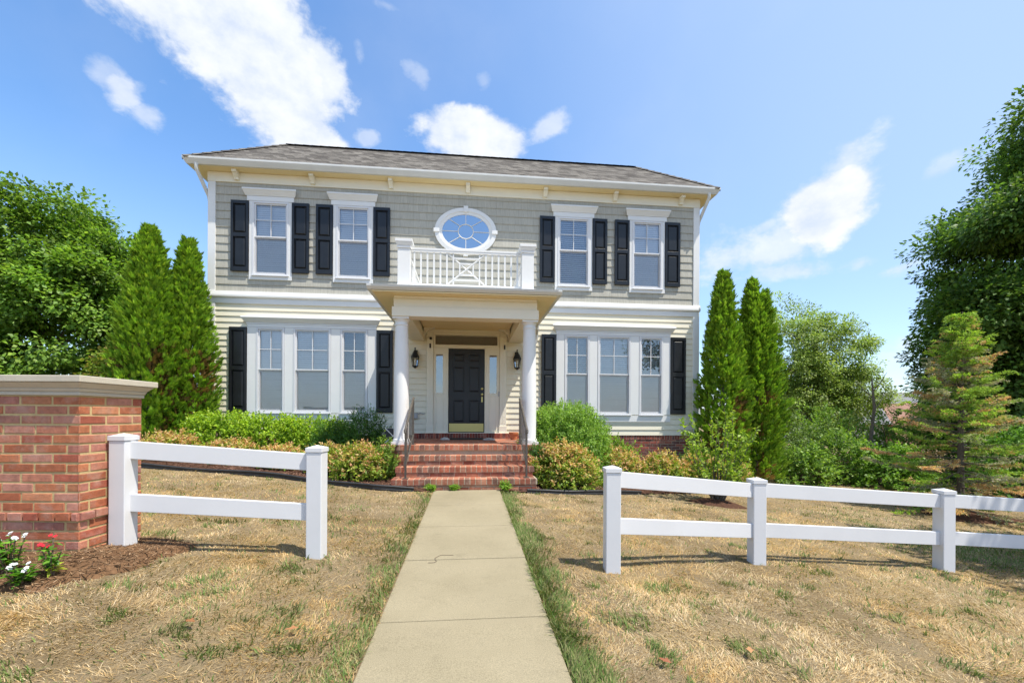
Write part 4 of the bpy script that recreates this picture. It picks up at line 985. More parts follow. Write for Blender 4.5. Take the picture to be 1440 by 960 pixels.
while yy < W0-.02:
    x_ = PXC-1.53-(k % 2)*.1
    while x_ < PXC+1.53:
        a, b = max(x_, PXC-1.53), min(x_+.2, PXC+1.53); c_, d_ = yy+.003, min(yy+.098, W0-.01)
        if b-a > .03 and d_-c_ > .02: mb.cur = 1; mb.col = bcol(BRICKS_STEP); mb.box(a+.003, b-.005, c_, d_, ZP-.02, ZP)
        x_ += .21
    yy += .103; k += 1
mb.col = (1, 1, 1); mb.cur = 0
x_ = PXC-1.54
while x_ < PXC+1.53:
    mb.cur = 1; mb.col = bcol(BRICKS_STEP); mb.box(x_+.006, x_+.081, 7.965+random.uniform(0, .004), 8.19, ZP-.088, ZP+.001); x_ += .0885
mb.build('porch_floor', [M['mortar_grey'], M['brick']], porch)
steps = [(7.10, .262), (7.40, .425), (7.70, .590)]
for i, (sy, sz) in enumerate(steps):
    mb = MB(); hw_ = [1.17, 1.15, 1.15][i]; y1_ = 7.985
    mb.box(PXC-hw_, PXC+hw_, sy, y1_, -.25 if i == 0 else steps[i-1][1]-.004, sz-.09)
    zb = -.08 if i == 0 else steps[i-1][1]
    brick_face(mb, (PXC-hw_, sy, zb), (1, 0, 0), (0, 0, 1), (0, -1, 0), 2*hw_, sz-.09-zb, BRICKS_STEP, phase=.3*i, bh=.074)
    for sx_ in (-1, 1): brick_face(mb, (PXC+sx_*hw_, sy if sx_ > 0 else y1_, zb), (0, sx_, 0), (0, 0, 1), (sx_, 0, 0), y1_-sy, sz-.09-zb, BRICKS_STEP, bh=.074)
    mb.box(PXC-hw_-.012, PXC+hw_+.012, sy-.017, y1_, sz-.0898, sz-.004)
    x_ = PXC-hw_-.02
    while x_ < PXC+hw_-.02:
        mb.cur = 1; mb.col = bcol(BRICKS_STEP); mb.box(x_+.006, x_+.083, sy-.022+random.uniform(0, .004), sy+.19, sz-.086, sz+random.uniform(-.001, .002))
        mb.col = bcol(BRICKS_STEP); mb.box(x_+.005, x_+.086, sy+.20, y1_+.02 if i == 2 else sy+.40, sz-.05, sz+random.uniform(-.002, .001)); x_ += .0905
    mb.build('step', [M['mortar_grey'], M['brick']], porch)
mb = MB(); mb.box(-1.30, 1.20, W0-.34, W0-.015, ZP+.001, ZP+.095)
x_ = -1.30
while x_ < 1.15: mb.cur = 1; mb.col = bcol(BRICKS_DARK); mb.box(x_+.004, x_+.061, W0-.352, W0-.112, ZP+.002, ZP+.115); x_ += .066
mb.build('threshold', [M['mortar_grey'], M['brick']], porch)

# ---- stair railings
def railing(x, label):
    t = thing('stair_railing', (x, 7.2, steps[0][1]), label, 'railing', 'iron railings beside the porch steps')
    yA, yB = 7.20, 8.16; zA, zB = steps[0][1], ZP; hA, hB = 1.085, 1.615
    for yy, zb, zt in ((yA, zA, hA), (yB, zB, hB)):
        mb = MB(); mb.box(x-.016, x+.016, yy-.016, yy+.016, zb+.004, zt); mb.box(x-.045, x+.045, yy-.045, yy+.045, zb+.003, zb+.012); mb.build('post', M['iron'], t)
    mb = MB(); d = Vector((0, yB-yA, hB-hA)).normalized(); p = Vector((x, yA, hA)); q = Vector((x, yB, hB))
    mb.tube([p+Vector((0, -.10, -.075)), p+Vector((0, -.085, -.03)), p-d*.05, p, q, q+Vector((0, .06, .0))], [.018, .021, .022, .022, .022, .020], 8); mb.build('handrail', M['iron'], t, smooth=True)
    mb = MB(); o_ = -.62; mb.tube([(x, yA, hA+o_), (x, yB, hB+o_-.05)], .012, 4); mb.build('bottom_rail', M['iron'], t)
    for k in range(1, 7):
        f_ = k/7; y = yA+(yB-yA)*f_; za = hA+o_+(hB-.05-hA)*f_; zb = hA+(hB-hA)*f_
        mb = MB(); mb.box(x-.0055, x+.0055, y-.0055, y+.0055, za, zb-.01); mb.build('baluster', M['iron'], t)
railing(-1.02, 'dark iron stair railing on the left of the brick steps')
railing(.965, 'dark iron stair railing on the right of the brick steps, by the round shrub')

# ---- wall lanterns
def lantern(x, label):
    zc = 2.60; t = thing('wall_lantern', (x, W0-.02, zc), label, 'lantern', 'lanterns beside the front door'); y = W0-.14
    mb = MB(); mb.box(x-.045, x+.045, W0-.035, W0-.018, zc+.08, zc+.28); mb.tube([(x, W0-.03, zc+.22), (x, W0-.09, zc+.27), (x, y, zc+.25), (x, y, zc+.16)], .011, 8); mb.build('bracket', M['lantern'], t, smooth=True)
    mb = MB(); mb.lathe(x, y, [(.012, zc+.33), (.018, zc+.31), (.010, zc+.285), (.022, zc+.255), (.05, zc+.22), (.075, zc+.16), (.098, zc+.11), (.104, zc+.095), (.092, zc+.085)][::-1], 6); mb.build('cap', M['lantern'], t)
    mb = MB()
    for k in range(6):
        a = math.pi/3*k; mb.tube([(x+.088*math.cos(a), y+.088*math.sin(a), zc+.09), (x+.062*math.cos(a), y+.062*math.sin(a), zc-.11)], .0055, 4)
    mb.lathe(x, y, [(.068, zc-.108), (.068, zc-.128), (.045, zc-.145), (.018, zc-.165), (.004, zc-.172)][::-1], 6); mb.build('cage', M['lantern'], t)
    mb = MB(); mb.lathe(x, y, [(.058, zc-.107), (.083, zc+.088)], 6); mb.build('glass', M['glass_lamp'], t)
    mb = MB(); mb.lathe(x, y, [(.016, zc-.106), (.016, zc-.03), (.012, zc-.02), (.016, zc+.0), (.012, zc+.03), (.002, zc+.05)], 10); mb.build('bulb', M['white'], t, smooth=True)
lantern(-1.29, 'black coach lantern on the siding left of the front door')
lantern(1.18, 'black coach lantern on the siding right of the front door')

# ---- porch odds and ends
t = thing('doormat', (-.05, 10.0, ZP), 'dark doormat lying before the black front door', 'doormat')
mb = MB(); mb.box(-.42, .34, 9.72, 10.22, ZP+.002, ZP+.022); mb.build('mat_base', M['mat'], t, bevel=.006)
def stone(x, y, sx_, sy_, sz_, label):
    n_ = 10; V = []; s = 14
    for i in range(n_+1):
        ph = math.pi/2*i/n_
        for k in range(s):
            th = 2*math.pi*k/s; rr = 1+.18*math.sin(3*th+x*7)+.1*math.sin(5*th+i)
            V.append((x+sx_*rr*math.cos(th)*math.cos(ph), y+sy_*rr*math.sin(th)*math.cos(ph), ZP+.002+sz_*math.sin(ph)*(1+.1*math.sin(4*th))))
    mb = MB(); mb.faces(V, [(i*s+k, i*s+(k+1) % s, (i+1)*s+(k+1) % s, (i+1)*s+k) for i in range(n_) for k in range(s)]); o = mb.build('stone', M['stone'], None, smooth=True, origin=(x, y, ZP)); tag(o, label, 'stone', 'pale stones by the doormat')
stone(-.52, 9.75, .10, .07, .055, 'pale rounded stone at the left end of the doormat')
stone(.46, 9.72, .13, .08, .045, 'pale flat stone at the right end of the doormat')
t = thing('flower_pot', (1.03, 9.9, ZP), 'small terracotta pot at the right edge of the brick porch', 'pot')
mb = MB(); mb.lathe(1.03, 9.9, [(.07, ZP+.002), (.095, ZP+.13)], 24); mb.build('body', M['terracotta'], t, smooth=True)
mb = MB(); mb.lathe(1.03, 9.9, [(.105, ZP+.128), (.11, ZP+.132), (.112, ZP+.17), (.10, ZP+.172), (.09, ZP+.14)], 24); mb.build('rim', M['terracotta'], t, smooth=True)
t = thing('plant_stand', (-1.42, 8.9, ZP), 'low dark stand with white crossed wires behind the left column', 'stand')
mb = MB(); mb.box(-1.62, -1.30, 8.62, 8.95, ZP+.004, ZP+.28); mb.build('box', M['edging'], t, bevel=.01)
mb = MB(); 
for s1 in (-1, 1): mb.tube([(-1.46-.15*s1, 8.612, ZP+.01), (-1.46, 8.605, ZP+.14), (-1.46+.15*s1, 8.612, ZP+.29)], .009, 6)
mb.tube([(-1.62, 8.61, ZP+.015), (-1.3, 8.61, ZP+.015)], .009, 6); mb.build('wire_cross', M['white'], t)

# ================================================================== BRICK PIER (camera-aligned street wall) and FENCES
ANG = -5.7
fm = Matrix.Rotation(R(ANG), 4, 'Z')      # frame: u along the picture plane, w away from the street
pier = thing('brick_wall', tuple(fm @ Vector((-3.7, 3.45, .25))), 'red brick entrance wall with pale stone cap at the left edge', 'wall')
U0, U1, F0, F1 = -6.4, -3.19, 3.20, 3.74; ZB, ZT = -.2, 1.425
class FMB(MB):
    def build(s, *a, **k):
        s.v = [tuple(fm @ Vector(q)) for q in s.v]; return MB.build(s, *a, **k)
mb = FMB(); mb.box(U0, U1-.007, F0+.007, F1, ZB, ZT)
H = ZT-ZB
bh = .0715; nc = 23
def pier_face(o, u, n, Ln, shift):
    for k in range(nc):
        zz = ZT-(k+1)*bh
        if zz < ZB: break
        header = (k == 12); proud = .020 if header else .0
        bl = .118 if header else .236
        brick_face(mb, Vector(o)+Vector((0, 0, zz-ZB))+Vector(n)*0, u, (0, 0, 1), n, Ln, bh, BRICKS_PIER, bl=bl, bh=bh, gap=.014, d=.0045+proud, phase=(shift+.5*(k % 2)+.13*math.sin(k*3.1)) % 1.0, ch=.0035)
pier_face((U0, F0+.007, ZB), (1, 0, 0), (0, -1, 0), U1-U0, .28)
pier_face((U1-.007, F0, ZB), (0, 1, 0), (1, 0, 0), F1-F0, .1)
mb.build('brickwork', [M['mortar'], M['brick']], pier)
mb = FMB()
mb.box(U0-.1, U1+.012, F0-.012, F1+.012, ZT+.001, ZT+.028)
o0, o1 = .012, .085
mb.frustum(U0-.1, U1+.014, F0-.014, F1+.014, ZT+.029, ZT+.055, .012, .012)
mb.frustum(U0-.1, U1+.024, F0-.024, F1+.024, ZT+.056, ZT+.095, .036, .036)
mb.box(U0-.2, U1+.070, F0-.07, F1+.085, ZT+.0965, ZT+.145)
mb.build('cap', M['capstone'], pier, bevel=.005)

PW = .0635
def fence_post(mbc, u, w, z0, z1):
    mbc.box(u-PW, u+PW, w-PW, w+PW, z0-.15, z1-.062)
def fence(name_label, posts, side, rails_extra=None):
    root = thing('rail_fence', tuple(fm @ Vector((posts[0][0], posts[0][1], posts[0][2]))), name_label, 'fence')
    for (u, w, zb, zt) in posts:
        mb = FMB(); mb.box(u-PW, u+PW, w-PW, w+PW, zb-.25, zt-.055); mb.build('post', M['vinyl'], root, bevel=.006)
        mb = FMB(); c = PW+.006; mb.box(u-c, u+c, w-c, w+c, zt-.054, zt-.018)
        mb.faces([(u-c, w-c, zt-.0175), (u+c, w-c, zt-.0175), (u+c, w+c, zt-.0175), (u-c, w+c, zt-.0175), (u, w, zt+.004)], [(0, 1, 4), (1, 2, 4), (2, 3, 4), (3, 0, 4)])
        mb.build('post_cap', M['vinyl'], root, bevel=.003)
    for (pa, pb, tops) in side:
        a, b = posts[pa], posts[pb]
        for (za, zb_) in tops:
            p = Vector((a[0], a[1], 0)); q = Vector((b[0], b[1], 0)); d = (q-p).normalized(); n_ = Vector((d.y, -d.x, 0))
            p = p+d*(PW-.01); q = q-d*(PW-.01); th = .019; hh = .14
            mb = FMB(); P8 = []
            for (pt, zt_) in ((p, za), (q, zb_)):
                for s1, dz in ((1, -hh), (1, 0), (-1, 0), (-1, -hh)): P8.append((pt.x+n_.x*th*s1, pt.y+n_.y*th*s1, zt_+dz))
            mb.faces(P8, [(0, 1, 5, 4), (1, 2, 6, 5), (2, 3, 7, 6), (3, 0, 4, 7), (3, 2, 1, 0), (4, 5, 6, 7)]); mb.build('rail', M['vinyl'], root, bevel=.004)
# positions in the street frame: u, w, ground z, top z
FENCE_L = [(-3.105, 3.47, .20, 1.135), (-1.645, 3.665, .10, 1.035)]
FENCE_R = [(.872, 3.765, -.04, .865), (2.45, 4.335, -.17, .69), (4.60, 4.615, -.32, .545), (7.10, 4.80, -.48, .40), (9.6, 4.95, -.52, .36)]
FL_RAILS = [(0, 1, [(1.075, .965), (.655, .545)])]
FR_RAILS = [(0, 1, [(.815, .635), (.41, .235)]), (1, 2, [(.635, .485), (.235, .09)]), (2, 3, [(.485, .33), (.09, -.07)]), (3, 4, [(.33, .29), (-.07, -.11)])]
FENCE_PLACEHOLDER = 0
fence('short white two-rail vinyl fence section beside the brick wall', FENCE_L, FL_RAILS)
fence('long white two-rail vinyl fence running right from the walkway', FENCE_R, FR_RAILS)

# ---- bed edging
def edging(pts, label):
    mb = MB(); P_ = []
    for x in np.arange(pts[0][0], pts[-1][0], .12):
        y = interp(pts, x); P_.append((x, y, gzs(x, y)+.055+.012*math.sin(x*3.3)))
    for dz, r in ((0.0, .016), (-.05, .008)): mb.tube([(x, y, z+dz) for x, y, z in P_], r, 6)
    for (x0, y0, z0), (x1, y1, z1) in zip(P_[:-1], P_[1:]): mb.quad((x0, y0, z0-.1), (x1, y1, z1-.1), (x1, y1, z1), (x0, y0, z0))
    o = mb.build('bed_edging', M['edging'], None, smooth=True, origin=P_[0]); tag(o, label, 'edging')
edging(EDGE_L, 'black plastic edging along the flower bed left of the walkway')
edging(EDGE_R[1:6], 'black plastic edging along the flower bed right of the walkway')

# ---- twig on the walk and fallen leaves
mb = MB(); 
pts = [(-.13, 3.945), (-.19, 3.95), (-.235, 3.955), (-.262, 3.93), (-.29, 3.87), (-.283, 3.83), (-.27, 3.80), (-.285, 3.765), (-.34, 3.755)]
mb.tube([(x, y, .018*(y-2.1)+.007+.004*math.sin(9*x)) for x, y in pts], [.0019]*len(pts), 5)
tag(mb.build('twig', M['twig'], None, origin=(pts[4][0], pts[4][1], .03)), 'thin curved twig lying on the concrete walkway', 'twig')
for i, (x, y, lab) in enumerate([(-1.55, 2.60, 'small brown fallen leaf on the dry lawn left of the walkway'), (-.98, 2.55, 'orange fallen leaf on the dry lawn beside the left edge of the walkway'), (1.62, 2.35, 'pale orange fallen leaf on the dry lawn right of the walkway'), (1.05, 2.22, 'reddish fallen leaf on the lawn near the green walkway edge')]):
    a = random.uniform(0, 6.28); mb = MB(); mb.col = [(.32, .14, .06), (.42, .20, .09), (.50, .27, .13), (.34, .13, .07)][i]; z = gzs(x, y)+.035
    out = [(0, -.05), (.018, -.02), (.034, .0), (.018, .012), (.01, .045), (0, .055), (-.01, .045), (-.018, .012), (-.034, 0), (-.018, -.02)]
    mb.faces([(x+(p*math.cos(a)-q*math.sin(a))*.7, y+(p*math.sin(a)+q*math.cos(a))*.7, z+abs(p)*.35+.1*abs(q)) for p, q in out], [tuple(range(10))])
    tag(mb.build('fallen_leaf', M['petal'], None, origin=(x, y, z)), lab, 'leaf', 'fallen leaves on the lawn')

# ================================================================== VEGETATION
def norm(a): return a/np.maximum(np.linalg.norm(a, axis=-1, keepdims=True), 1e-9)
def leaves(name, P, T, Nn, L, Wd, C, mat, parent, fold=.12):
    """one folded rhombic leaf per point: P base, T axis, Nn facing, L length, Wd width"""
    T = norm(T); S = norm(np.cross(T, Nn)); Nn = norm(np.cross(S, T)); n = len(P)
    L = (L*np.ones(n))[:, None]; Wd = (Wd*np.ones(n))[:, None]
    mid = P+T*L*.45
    V = np.stack([P, mid+S*Wd*.5+Nn*Wd*fold, P+T*L-Nn*L*.08, mid-S*Wd*.5+Nn*Wd*fold], 1).reshape(-1, 3)
    i = np.arange(n)*4
    return np_mesh(name, V, np.stack([i, i+1, i+2, i+3], -1), mat, np.repeat(C, 4, 0), parent=parent)
def rdir(n):
    v = rng.normal(size=(n, 3)); return norm(v)
def palette(pal, n, jit=.2):
    pal = np.array(pal)*np.array([2.0, 1.95, 1.25]); return pal[rng.integers(0, len(pal), n)]*rng.uniform(1-jit, 1+jit, (n, 1))
def branch_curve(a, b, sag=.15, n=6, jit=.06):
    a, b = Vector(a), Vector(b); L = (b-a).length; out = []
    for k in range(n+1):
        t = k/n; p = a.lerp(b, t); p.z += sag*L*math.sin(math.pi*t)*.5
        if 0 < k < n: p += Vector((random.uniform(-1, 1), random.uniform(-1, 1), random.uniform(-1, 1)))*jit*L*.3
        out.append(p)
    return out

def broadleaf(name, base, label, cat, crowns, n_clump, per, leaf, pal, trunk_r, trunk_h, group=None, clump_r=(.35, .65), droop=.35, seed=0, jit=.2, flat=.7, clumpvar=.22, limbs=26, leaf_w=.62):
    """crowns: ellipsoids (x,y,z,rx,ry,rz) in world coordinates"""
    global rng
    rng = np.random.default_rng(100+seed); random.seed(100+seed)
    root = thing(name, base, label, cat, group)
    vol = np.array([c[3]*c[4]*c[5] for c in crowns])**.67; n_clump0 = n_clump; n_clump = int(n_clump*1.3); pick = rng.choice(len(crowns), n_clump, p=vol/vol.sum())
    cr = np.array(crowns)[pick]; d = rdir(n_clump); rad = rng.uniform(.25, 1.0, n_clump)**.45
    cc = cr[:, :3]+d*cr[:, 3:]*rad[:, None]*rng.uniform(.86, 1.06, (n_clump, 1))
    hole = vnoise(cc[:, 0]*.9+cc[:, 1]*.5, cc[:, 2]*1.1, .8, seed+41, 2); ko = np.argsort(-hole)[:n_clump0]; cc, cr, d = cc[ko], cr[ko], d[ko]; n_clump = n_clump0     # openings where the sky shows
    rc = rng.uniform(clump_r[0], clump_r[1], n_clump)
    out = norm((cc-cr[:, :3])/cr[:, 3:])
    ci = np.repeat(np.arange(n_clump), per); n = len(ci)
    dd = rdir(n); rr = rng.uniform(0, 1, n)**.42
    P = cc[ci]+dd*(rc[ci]*rr)[:, None]*np.array([1, 1, flat])
    T = norm(dd*.7+out[ci]*.5+rdir(n)*.7-np.array([0, 0, droop])); Nn = norm(np.array([0, 0, 1.0])*.9+out[ci]*.5+rdir(n)*.6)
    C = palette(pal, n, jit)*(1+clumpvar*rng.normal(size=n_clump).clip(-1.6, 1.6))[ci][:, None]
    leaves('crown', P, T, Nn, leaf*rng.uniform(.7, 1.25, n), leaf*leaf_w*rng.uniform(.8, 1.2, n), C, M['leaf'], root)
    mb = MB(); bx, by, bz = base; top = max(c[2]+c[5]*.5 for c in crowns)
    cxm = sum(c[0] for c in crowns)/len(crowns); cym = sum(c[1] for c in crowns)/len(crowns)
    tp = [Vector((bx, by, bz-.1)), Vector((bx+.03, by, bz+trunk_h*.5)), Vector((bx*.8+cxm*.2, by*.8+cym*.2, bz+trunk_h)), Vector((bx*.5+cxm*.5, by*.5+cym*.5, (bz+trunk_h+top)/2)), Vector((cxm, cym, top))]
    mb.tube(tp, [trunk_r*1.35, trunk_r, trunk_r*.8, trunk_r*.45, trunk_r*.1], 10)
    order = rng.permutation(n_clump)[:limbs]
    for k in order:
        c = Vector(cc[k]); zt = min(max(bz+trunk_h*.6, c.z-.45*math.hypot(c.x-bx, c.y-by)-.3), top*.92)
        f_ = (zt-tp[2].z)/max(.1, (tp[4].z-tp[2].z)); f_ = max(0, min(1, f_)); st = tp[2].lerp(tp[4], f_) if zt > tp[2].z else Vector((bx, by, zt))
        cv = branch_curve(st, c, .12); r0 = trunk_r*.30*(1-.5*f_)
        mb.tube(cv, [r0*(1-.85*j/(len(cv)-1)) for j in range(len(cv))], 6)
    mb.build('trunk', M['bark'], root, smooth=True)
    return root

def arborvitae(base, h, r, label, seed, n=9500, lobes=1, pal=None):
    global rng
    rng = np.random.default_rng(300+seed); random.seed(300+seed)
    root = thing('arborvitae', base, label, 'tree', 'arborvitae at the house corners')
    bx, by, bz = base
    n = int(n*1.35); t = rng.uniform(0, 1, n)**.85; a = rng.uniform(0, 2*np.pi, n)
    def prof(t): return r*np.clip(np.minimum(.80+.75*t, 1.0)*np.clip((1-t), 0, 1)**.70*1.34, .03, 1.0)
    lump = .76+.42*vnoise(a*1.9+seed, t*h*1.5, 1.0, seed+5, 3)+.30*vnoise(a*4.5, t*h*4.0, 1, seed+9, 2)-.13
    if lobes > 1:
        la = np.floor(a/(2*np.pi)*lobes)/lobes*2*np.pi+np.pi/lobes+.6
    rr = prof(t)*lump*rng.uniform(.72, 1.04, n)
    P = np.stack([bx+rr*np.cos(a), by+rr*np.sin(a), bz+.05+t*(h-.15)], -1)
    if lobes > 1:                      # a second, slightly lower leader
        k = rng.uniform(0, 1, n) < .42
        P[k, 0] += r*.24; P[k, 1] -= r*.15; P[k, 2] = bz+.05+(P[k, 2]-bz)*.93
        P[~k, 0] -= r*.17
    # sprays gather in upswept plumes with gaps between them
    m_ = n//20; sel = rng.integers(0, n, m_); ci = rng.integers(0, m_, n); keep_ = rng.uniform(0, 1, n) < .72
    co = np.stack([np.cos(a[sel]), np.sin(a[sel]), np.zeros(m_)], -1); pax = norm(co*rng.uniform(.45, .9, (m_, 1))+np.array([0, 0, 1.0])+rdir(m_)*.2)
    pl = rng.uniform(.10, .22, m_); s_ = rng.uniform(0, 1, n)**.8
    Pp = P[sel][ci]+pax[ci]*(pl[ci]*(s_-.35))[:, None]+rdir(n)*(.06*(1.05-s_*.7))[:, None]
    q_ = rng.uniform(.55, .9, (n, 1)); cxy = np.stack([bx+(P[:, 0]-bx)*0, by+(P[:, 1]-by)*0, P[:, 2]], -1)
    if lobes > 1: cxy[:, 0] = np.where(k, bx+r*.24, bx-r*.17)
    P = np.where(keep_[:, None], Pp, cxy+(P-cxy)*q_)
    a = np.arctan2(P[:, 1]-by, P[:, 0]-bx); t = np.clip((P[:, 2]-bz)/h, 0, 1); plume_tone = (1+.22*rng.normal(size=m_).clip(-1.5, 1.5))[ci]
    out = np.stack([np.cos(a), np.sin(a), np.zeros(n)], -1)
    # each spray: a fan of narrow scale-leaf fingers lying in one near-vertical plane
    fin = 5; tang = np.stack([-np.sin(a), np.cos(a), np.zeros(n)], -1)
    plane = norm(tang*rng.normal(size=(n, 1))+out*rng.normal(size=(n, 1))*.6)
    ax = norm(np.array([0, 0, 1.0])*rng.uniform(.45, 1.0, (n, 1))+out*rng.uniform(.25, .9, (n, 1)))
    size = np.where(keep_, rng.uniform(.05, .105, n), rng.uniform(.09, .15, n))
    pal = pal or [(.095, .17, .02), (.115, .20, .026), (.07, .14, .018), (.15, .225, .035), (.10, .18, .022)]
    base_c = palette(pal, n, .18)*plume_tone[:, None]; brn = (~keep_) & (t < .45) & (vnoise(a*1.5+seed*3, t*h, 1.2, seed+33, 2) > .55); base_c[brn] = palette([(.10, .065, .035), (.13, .085, .045)], int(brn.sum()), .2)
    PP, TT, NN, LL, CC = [], [], [], [], []
    for f_ in range(fin):
        th = (f_-(fin-1)/2)*.36
        T = norm(ax*math.cos(th)+plane*math.sin(th)); PP.append(P+T*0+ax*(size*.12*(fin/2-abs(f_-2)))[:, None]); TT.append(T)
        NN.append(norm(np.cross(ax, plane)+rdir(n)*.25)); LL.append(size*(1-.18*abs(f_-2))); CC.append(base_c*rng.uniform(.88, 1.14, (n, 1)))
    LL = np.concatenate(LL)
    leaves('foliage', np.concatenate(PP), np.concatenate(TT), np.concatenate(NN), LL, LL*.26, np.concatenate(CC), M['needle'], root, .05)
    mb = MB(); mb.tube([(bx, by, bz-.1), (bx, by, bz+h*.5), (bx, by, bz+h*.93)], [.07, .05, .012], 8)
    for k in range(40):
        t_ = random.uniform(.04, .9); a_ = random.uniform(0, 6.28); q = float(prof(np.array(t_)))*.72; z_ = bz+t_*h
        mb.tube([(bx, by, z_-.12), (bx+q*.5*math.cos(a_), by+q*.5*math.sin(a_), z_-.02), (bx+q*math.cos(a_), by+q*math.sin(a_), z_+.18)], [.016, .010, .004], 5)
    mb.build('trunk', M['bark'], root, smooth=True)

def shrub(name, base, rx, ry, h, label, n, leaf, leafw, pal, seed, cat='shrub', group=None, up=.5, top_pal=None, top_frac=.0, lump=.28, shape=2.2, stems=14, low=.0, trans='leaf', flat_top=False):
    """bush: leaves in small whorls at shoot tips over a lumpy dome, inner stems"""
    global rng
    rng = np.random.default_rng(500+seed); random.seed(500+seed)
    root = thing(name, base, label, cat, group); bx, by, bz = base
    m = max(30, n//9); a = rng.uniform(0, 2*np.pi, m); s = rng.uniform(low, 1, m)   # shoots over the dome
    e = np.arcsin(s); 
    if flat_top:
        k = rng.uniform(0, 1, m) < .5
    ce = np.sign(np.cos(e))*np.abs(np.cos(e))**(2/shape); se = np.abs(np.sin(e))**(2/shape)
    lm = 1-lump+2*lump*vnoise(a*1.6+3, e*2.6, 1, seed+3, 3)
    dep = rng.uniform(.45, 1.03, m)**.55
    tip = np.stack([bx+rx*ce*np.cos(a)*lm*dep, by+ry*ce*np.sin(a)*lm*dep, bz+.04+h*se*(lm*.5+.5)*dep], -1)
    out = norm(np.stack([np.cos(a)*np.cos(e)/rx, np.sin(a)*np.cos(e)/ry, np.sin(e)/h], -1))
    shoot = norm(out+np.array([0, 0, up])+rdir(m)*.35)
    per = 9; ci = np.repeat(np.arange(m), per); k = np.tile(np.arange(per), m); N_ = m*per
    along = (k/per)[:, None]*leaf*2.4
    P = tip[ci]-shoot[ci]*along+rdir(N_)*leaf*.25
    T = norm(shoot[ci]*.7+rdir(N_)*.95+np.array([0, 0, .1])); Nn = norm(out[ci]*.6+np.array([0, 0, .8])+rdir(N_)*.6)
    C = palette(pal, N_, .18)*(1+.16*rng.normal(size=m).clip(-1.5, 1.5))[ci][:, None]
    if top_pal:
        pr = np.clip(top_frac*(.35+1.3*((tip[:, 2]-bz)/h))*(.4+1.2*vnoise(a*2, e*3, 1, seed+8, 2)), 0, 1)
        mk = (rng.uniform(0, 1, m) < pr)[ci] & (k < 6); C[mk] = palette(top_pal, int(mk.sum()), .2)
    leaves('foliage', P, T, Nn, leaf*rng.uniform(.7, 1.3, N_), leafw*rng.uniform(.8, 1.2, N_), C, M[trans], root, .1)
    mb = MB()
    for j in rng.permutation(m)[:stems]:
        p = tip[j]; mb.tube(branch_curve((bx+random.uniform(-.2, .2)*rx, by+random.uniform(-.2, .2)*ry, bz-.03), tuple(p), .1, 4), [.012, .010, .008, .006, .003], 5)
    mb.build('stem', M['twig'], root)
    return root
GZ_ = gzs
# --- left side
MAPLE = [(.072, .135, .026), (.09, .158, .03), (.06, .118, .024), (.115, .18, .04), (.078, .14, .035)]
broadleaf('maple_tree', (-13.0, 14.5, .5), 'large leafy maple behind the brick wall at the left edge', 'tree',
          [(-12.4, 14.2, 5.2, 2.0, 2.2, 2.8), (-15.9, 14.2, 4.5, 2.5, 2.4, 2.5), (-11.0, 13.6, 3.6, 1.6, 1.8, 2.5), (-14.2, 12.9, 2.6, 3.0, 1.6, 1.8), (-10.7, 14.0, 5.0, 1.1, 1.4, 1.5), (-11.0, 14.6, 2.2, 2.2, 1.4, 1.5)], 780, 190, .115, MAPLE, .2, 1.6, seed=1, jit=.32, clumpvar=.28, clump_r=(.35, .65), leaf_w=.8)
broadleaf('understory_tree', (-8.6, 11.8, .5), 'small green understory tree between the maple and the left arborvitae', 'tree', [(-8.5, 11.8, 1.9, .9, .8, 1.3)], 60, 110, .10, [(.075, .125, .025), (.10, .14, .03), (.16, .13, .06)], .06, .5, seed=2, clump_r=(.2, .4))
arborvitae((-6.62, 9.75, GZ_(-6.6, 9.75)), 4.62, .66, 'tall arborvitae with the sharper tip, farther left of the house', 1, n=17000)
arborvitae((-6.12, 10.15, GZ_(-6.1, 10.1)), 4.6, .56, 'narrow arborvitae against the left corner of the house', 2, n=14000)
# --- right side
arborvitae((6.36, 10.35, GZ_(6.4, 10.3)), 5.3, .60, 'slim arborvitae against the right corner of the house', 3, n=14000)
arborvitae((7.46, 10.65, GZ_(7.4, 10.6)), 5.3, .60, 'twin-topped arborvitae on the outer right of the house', 4, n=17000, lobes=2)
LIGHT = [(.12, .18, .06), (.14, .20, .065), (.10, .155, .05), (.17, .215, .09), (.125, .17, .08)]
broadleaf('ash_tree', (15.4, 18.0, -.6), 'pale green open-crowned tree behind the right arborvitae', 'tree',
          [(13.8, 18, 4.3, 2.1, 1.8, 2.4), (16.2, 18, 3.6, 1.9, 1.8, 2.5), (14.6, 17.6, 2.0, 2.6, 1.6, 2.2), (17.4, 18, 2.3, 1.3, 1.4, 1.5)], 680, 110, .105, LIGHT, .13, 1.2, seed=5, clump_r=(.25, .5), limbs=60, jit=.25, leaf_w=.6)
DARK = [(.048, .095, .026), (.060, .115, .030), (.040, .082, .024), (.085, .135, .04)]
broadleaf('oak_tree', (18.0, 10.8, -.7), 'huge dark green oak at the right edge of the lawn', 'tree',
          [(18.2, 10.6, 5.5, 4.3, 4.0, 4.0), (19.6, 10.6, 9.0, 3.8, 3.4, 3.1), (17.2, 11.4, 2.4, 3.4, 2.4, 2.9), (14.3, 10.8, 4.0, 1.0, 1.4, 1.3), (15.0, 10.8, 2.2, 1.4, 1.4, 1.8), (15.4, 10.6, 7.0, 1.4, 1.4, 1.4)], 1300, 230, .14, DARK, .34, 2.4, seed=6, clump_r=(.4, .85), limbs=60, leaf_w=.6, clumpvar=.3)
broadleaf('shade_tree', (10.6, 2.6, -.5), 'tree just past the right end of the view, shading the far fence rails', 'tree', [(10.2, 2.9, 5.0, 2.9, 1.7, 1.7)], 150, 110, .15, DARK, .15, 2.6, seed=16, clump_r=(.4, .7))
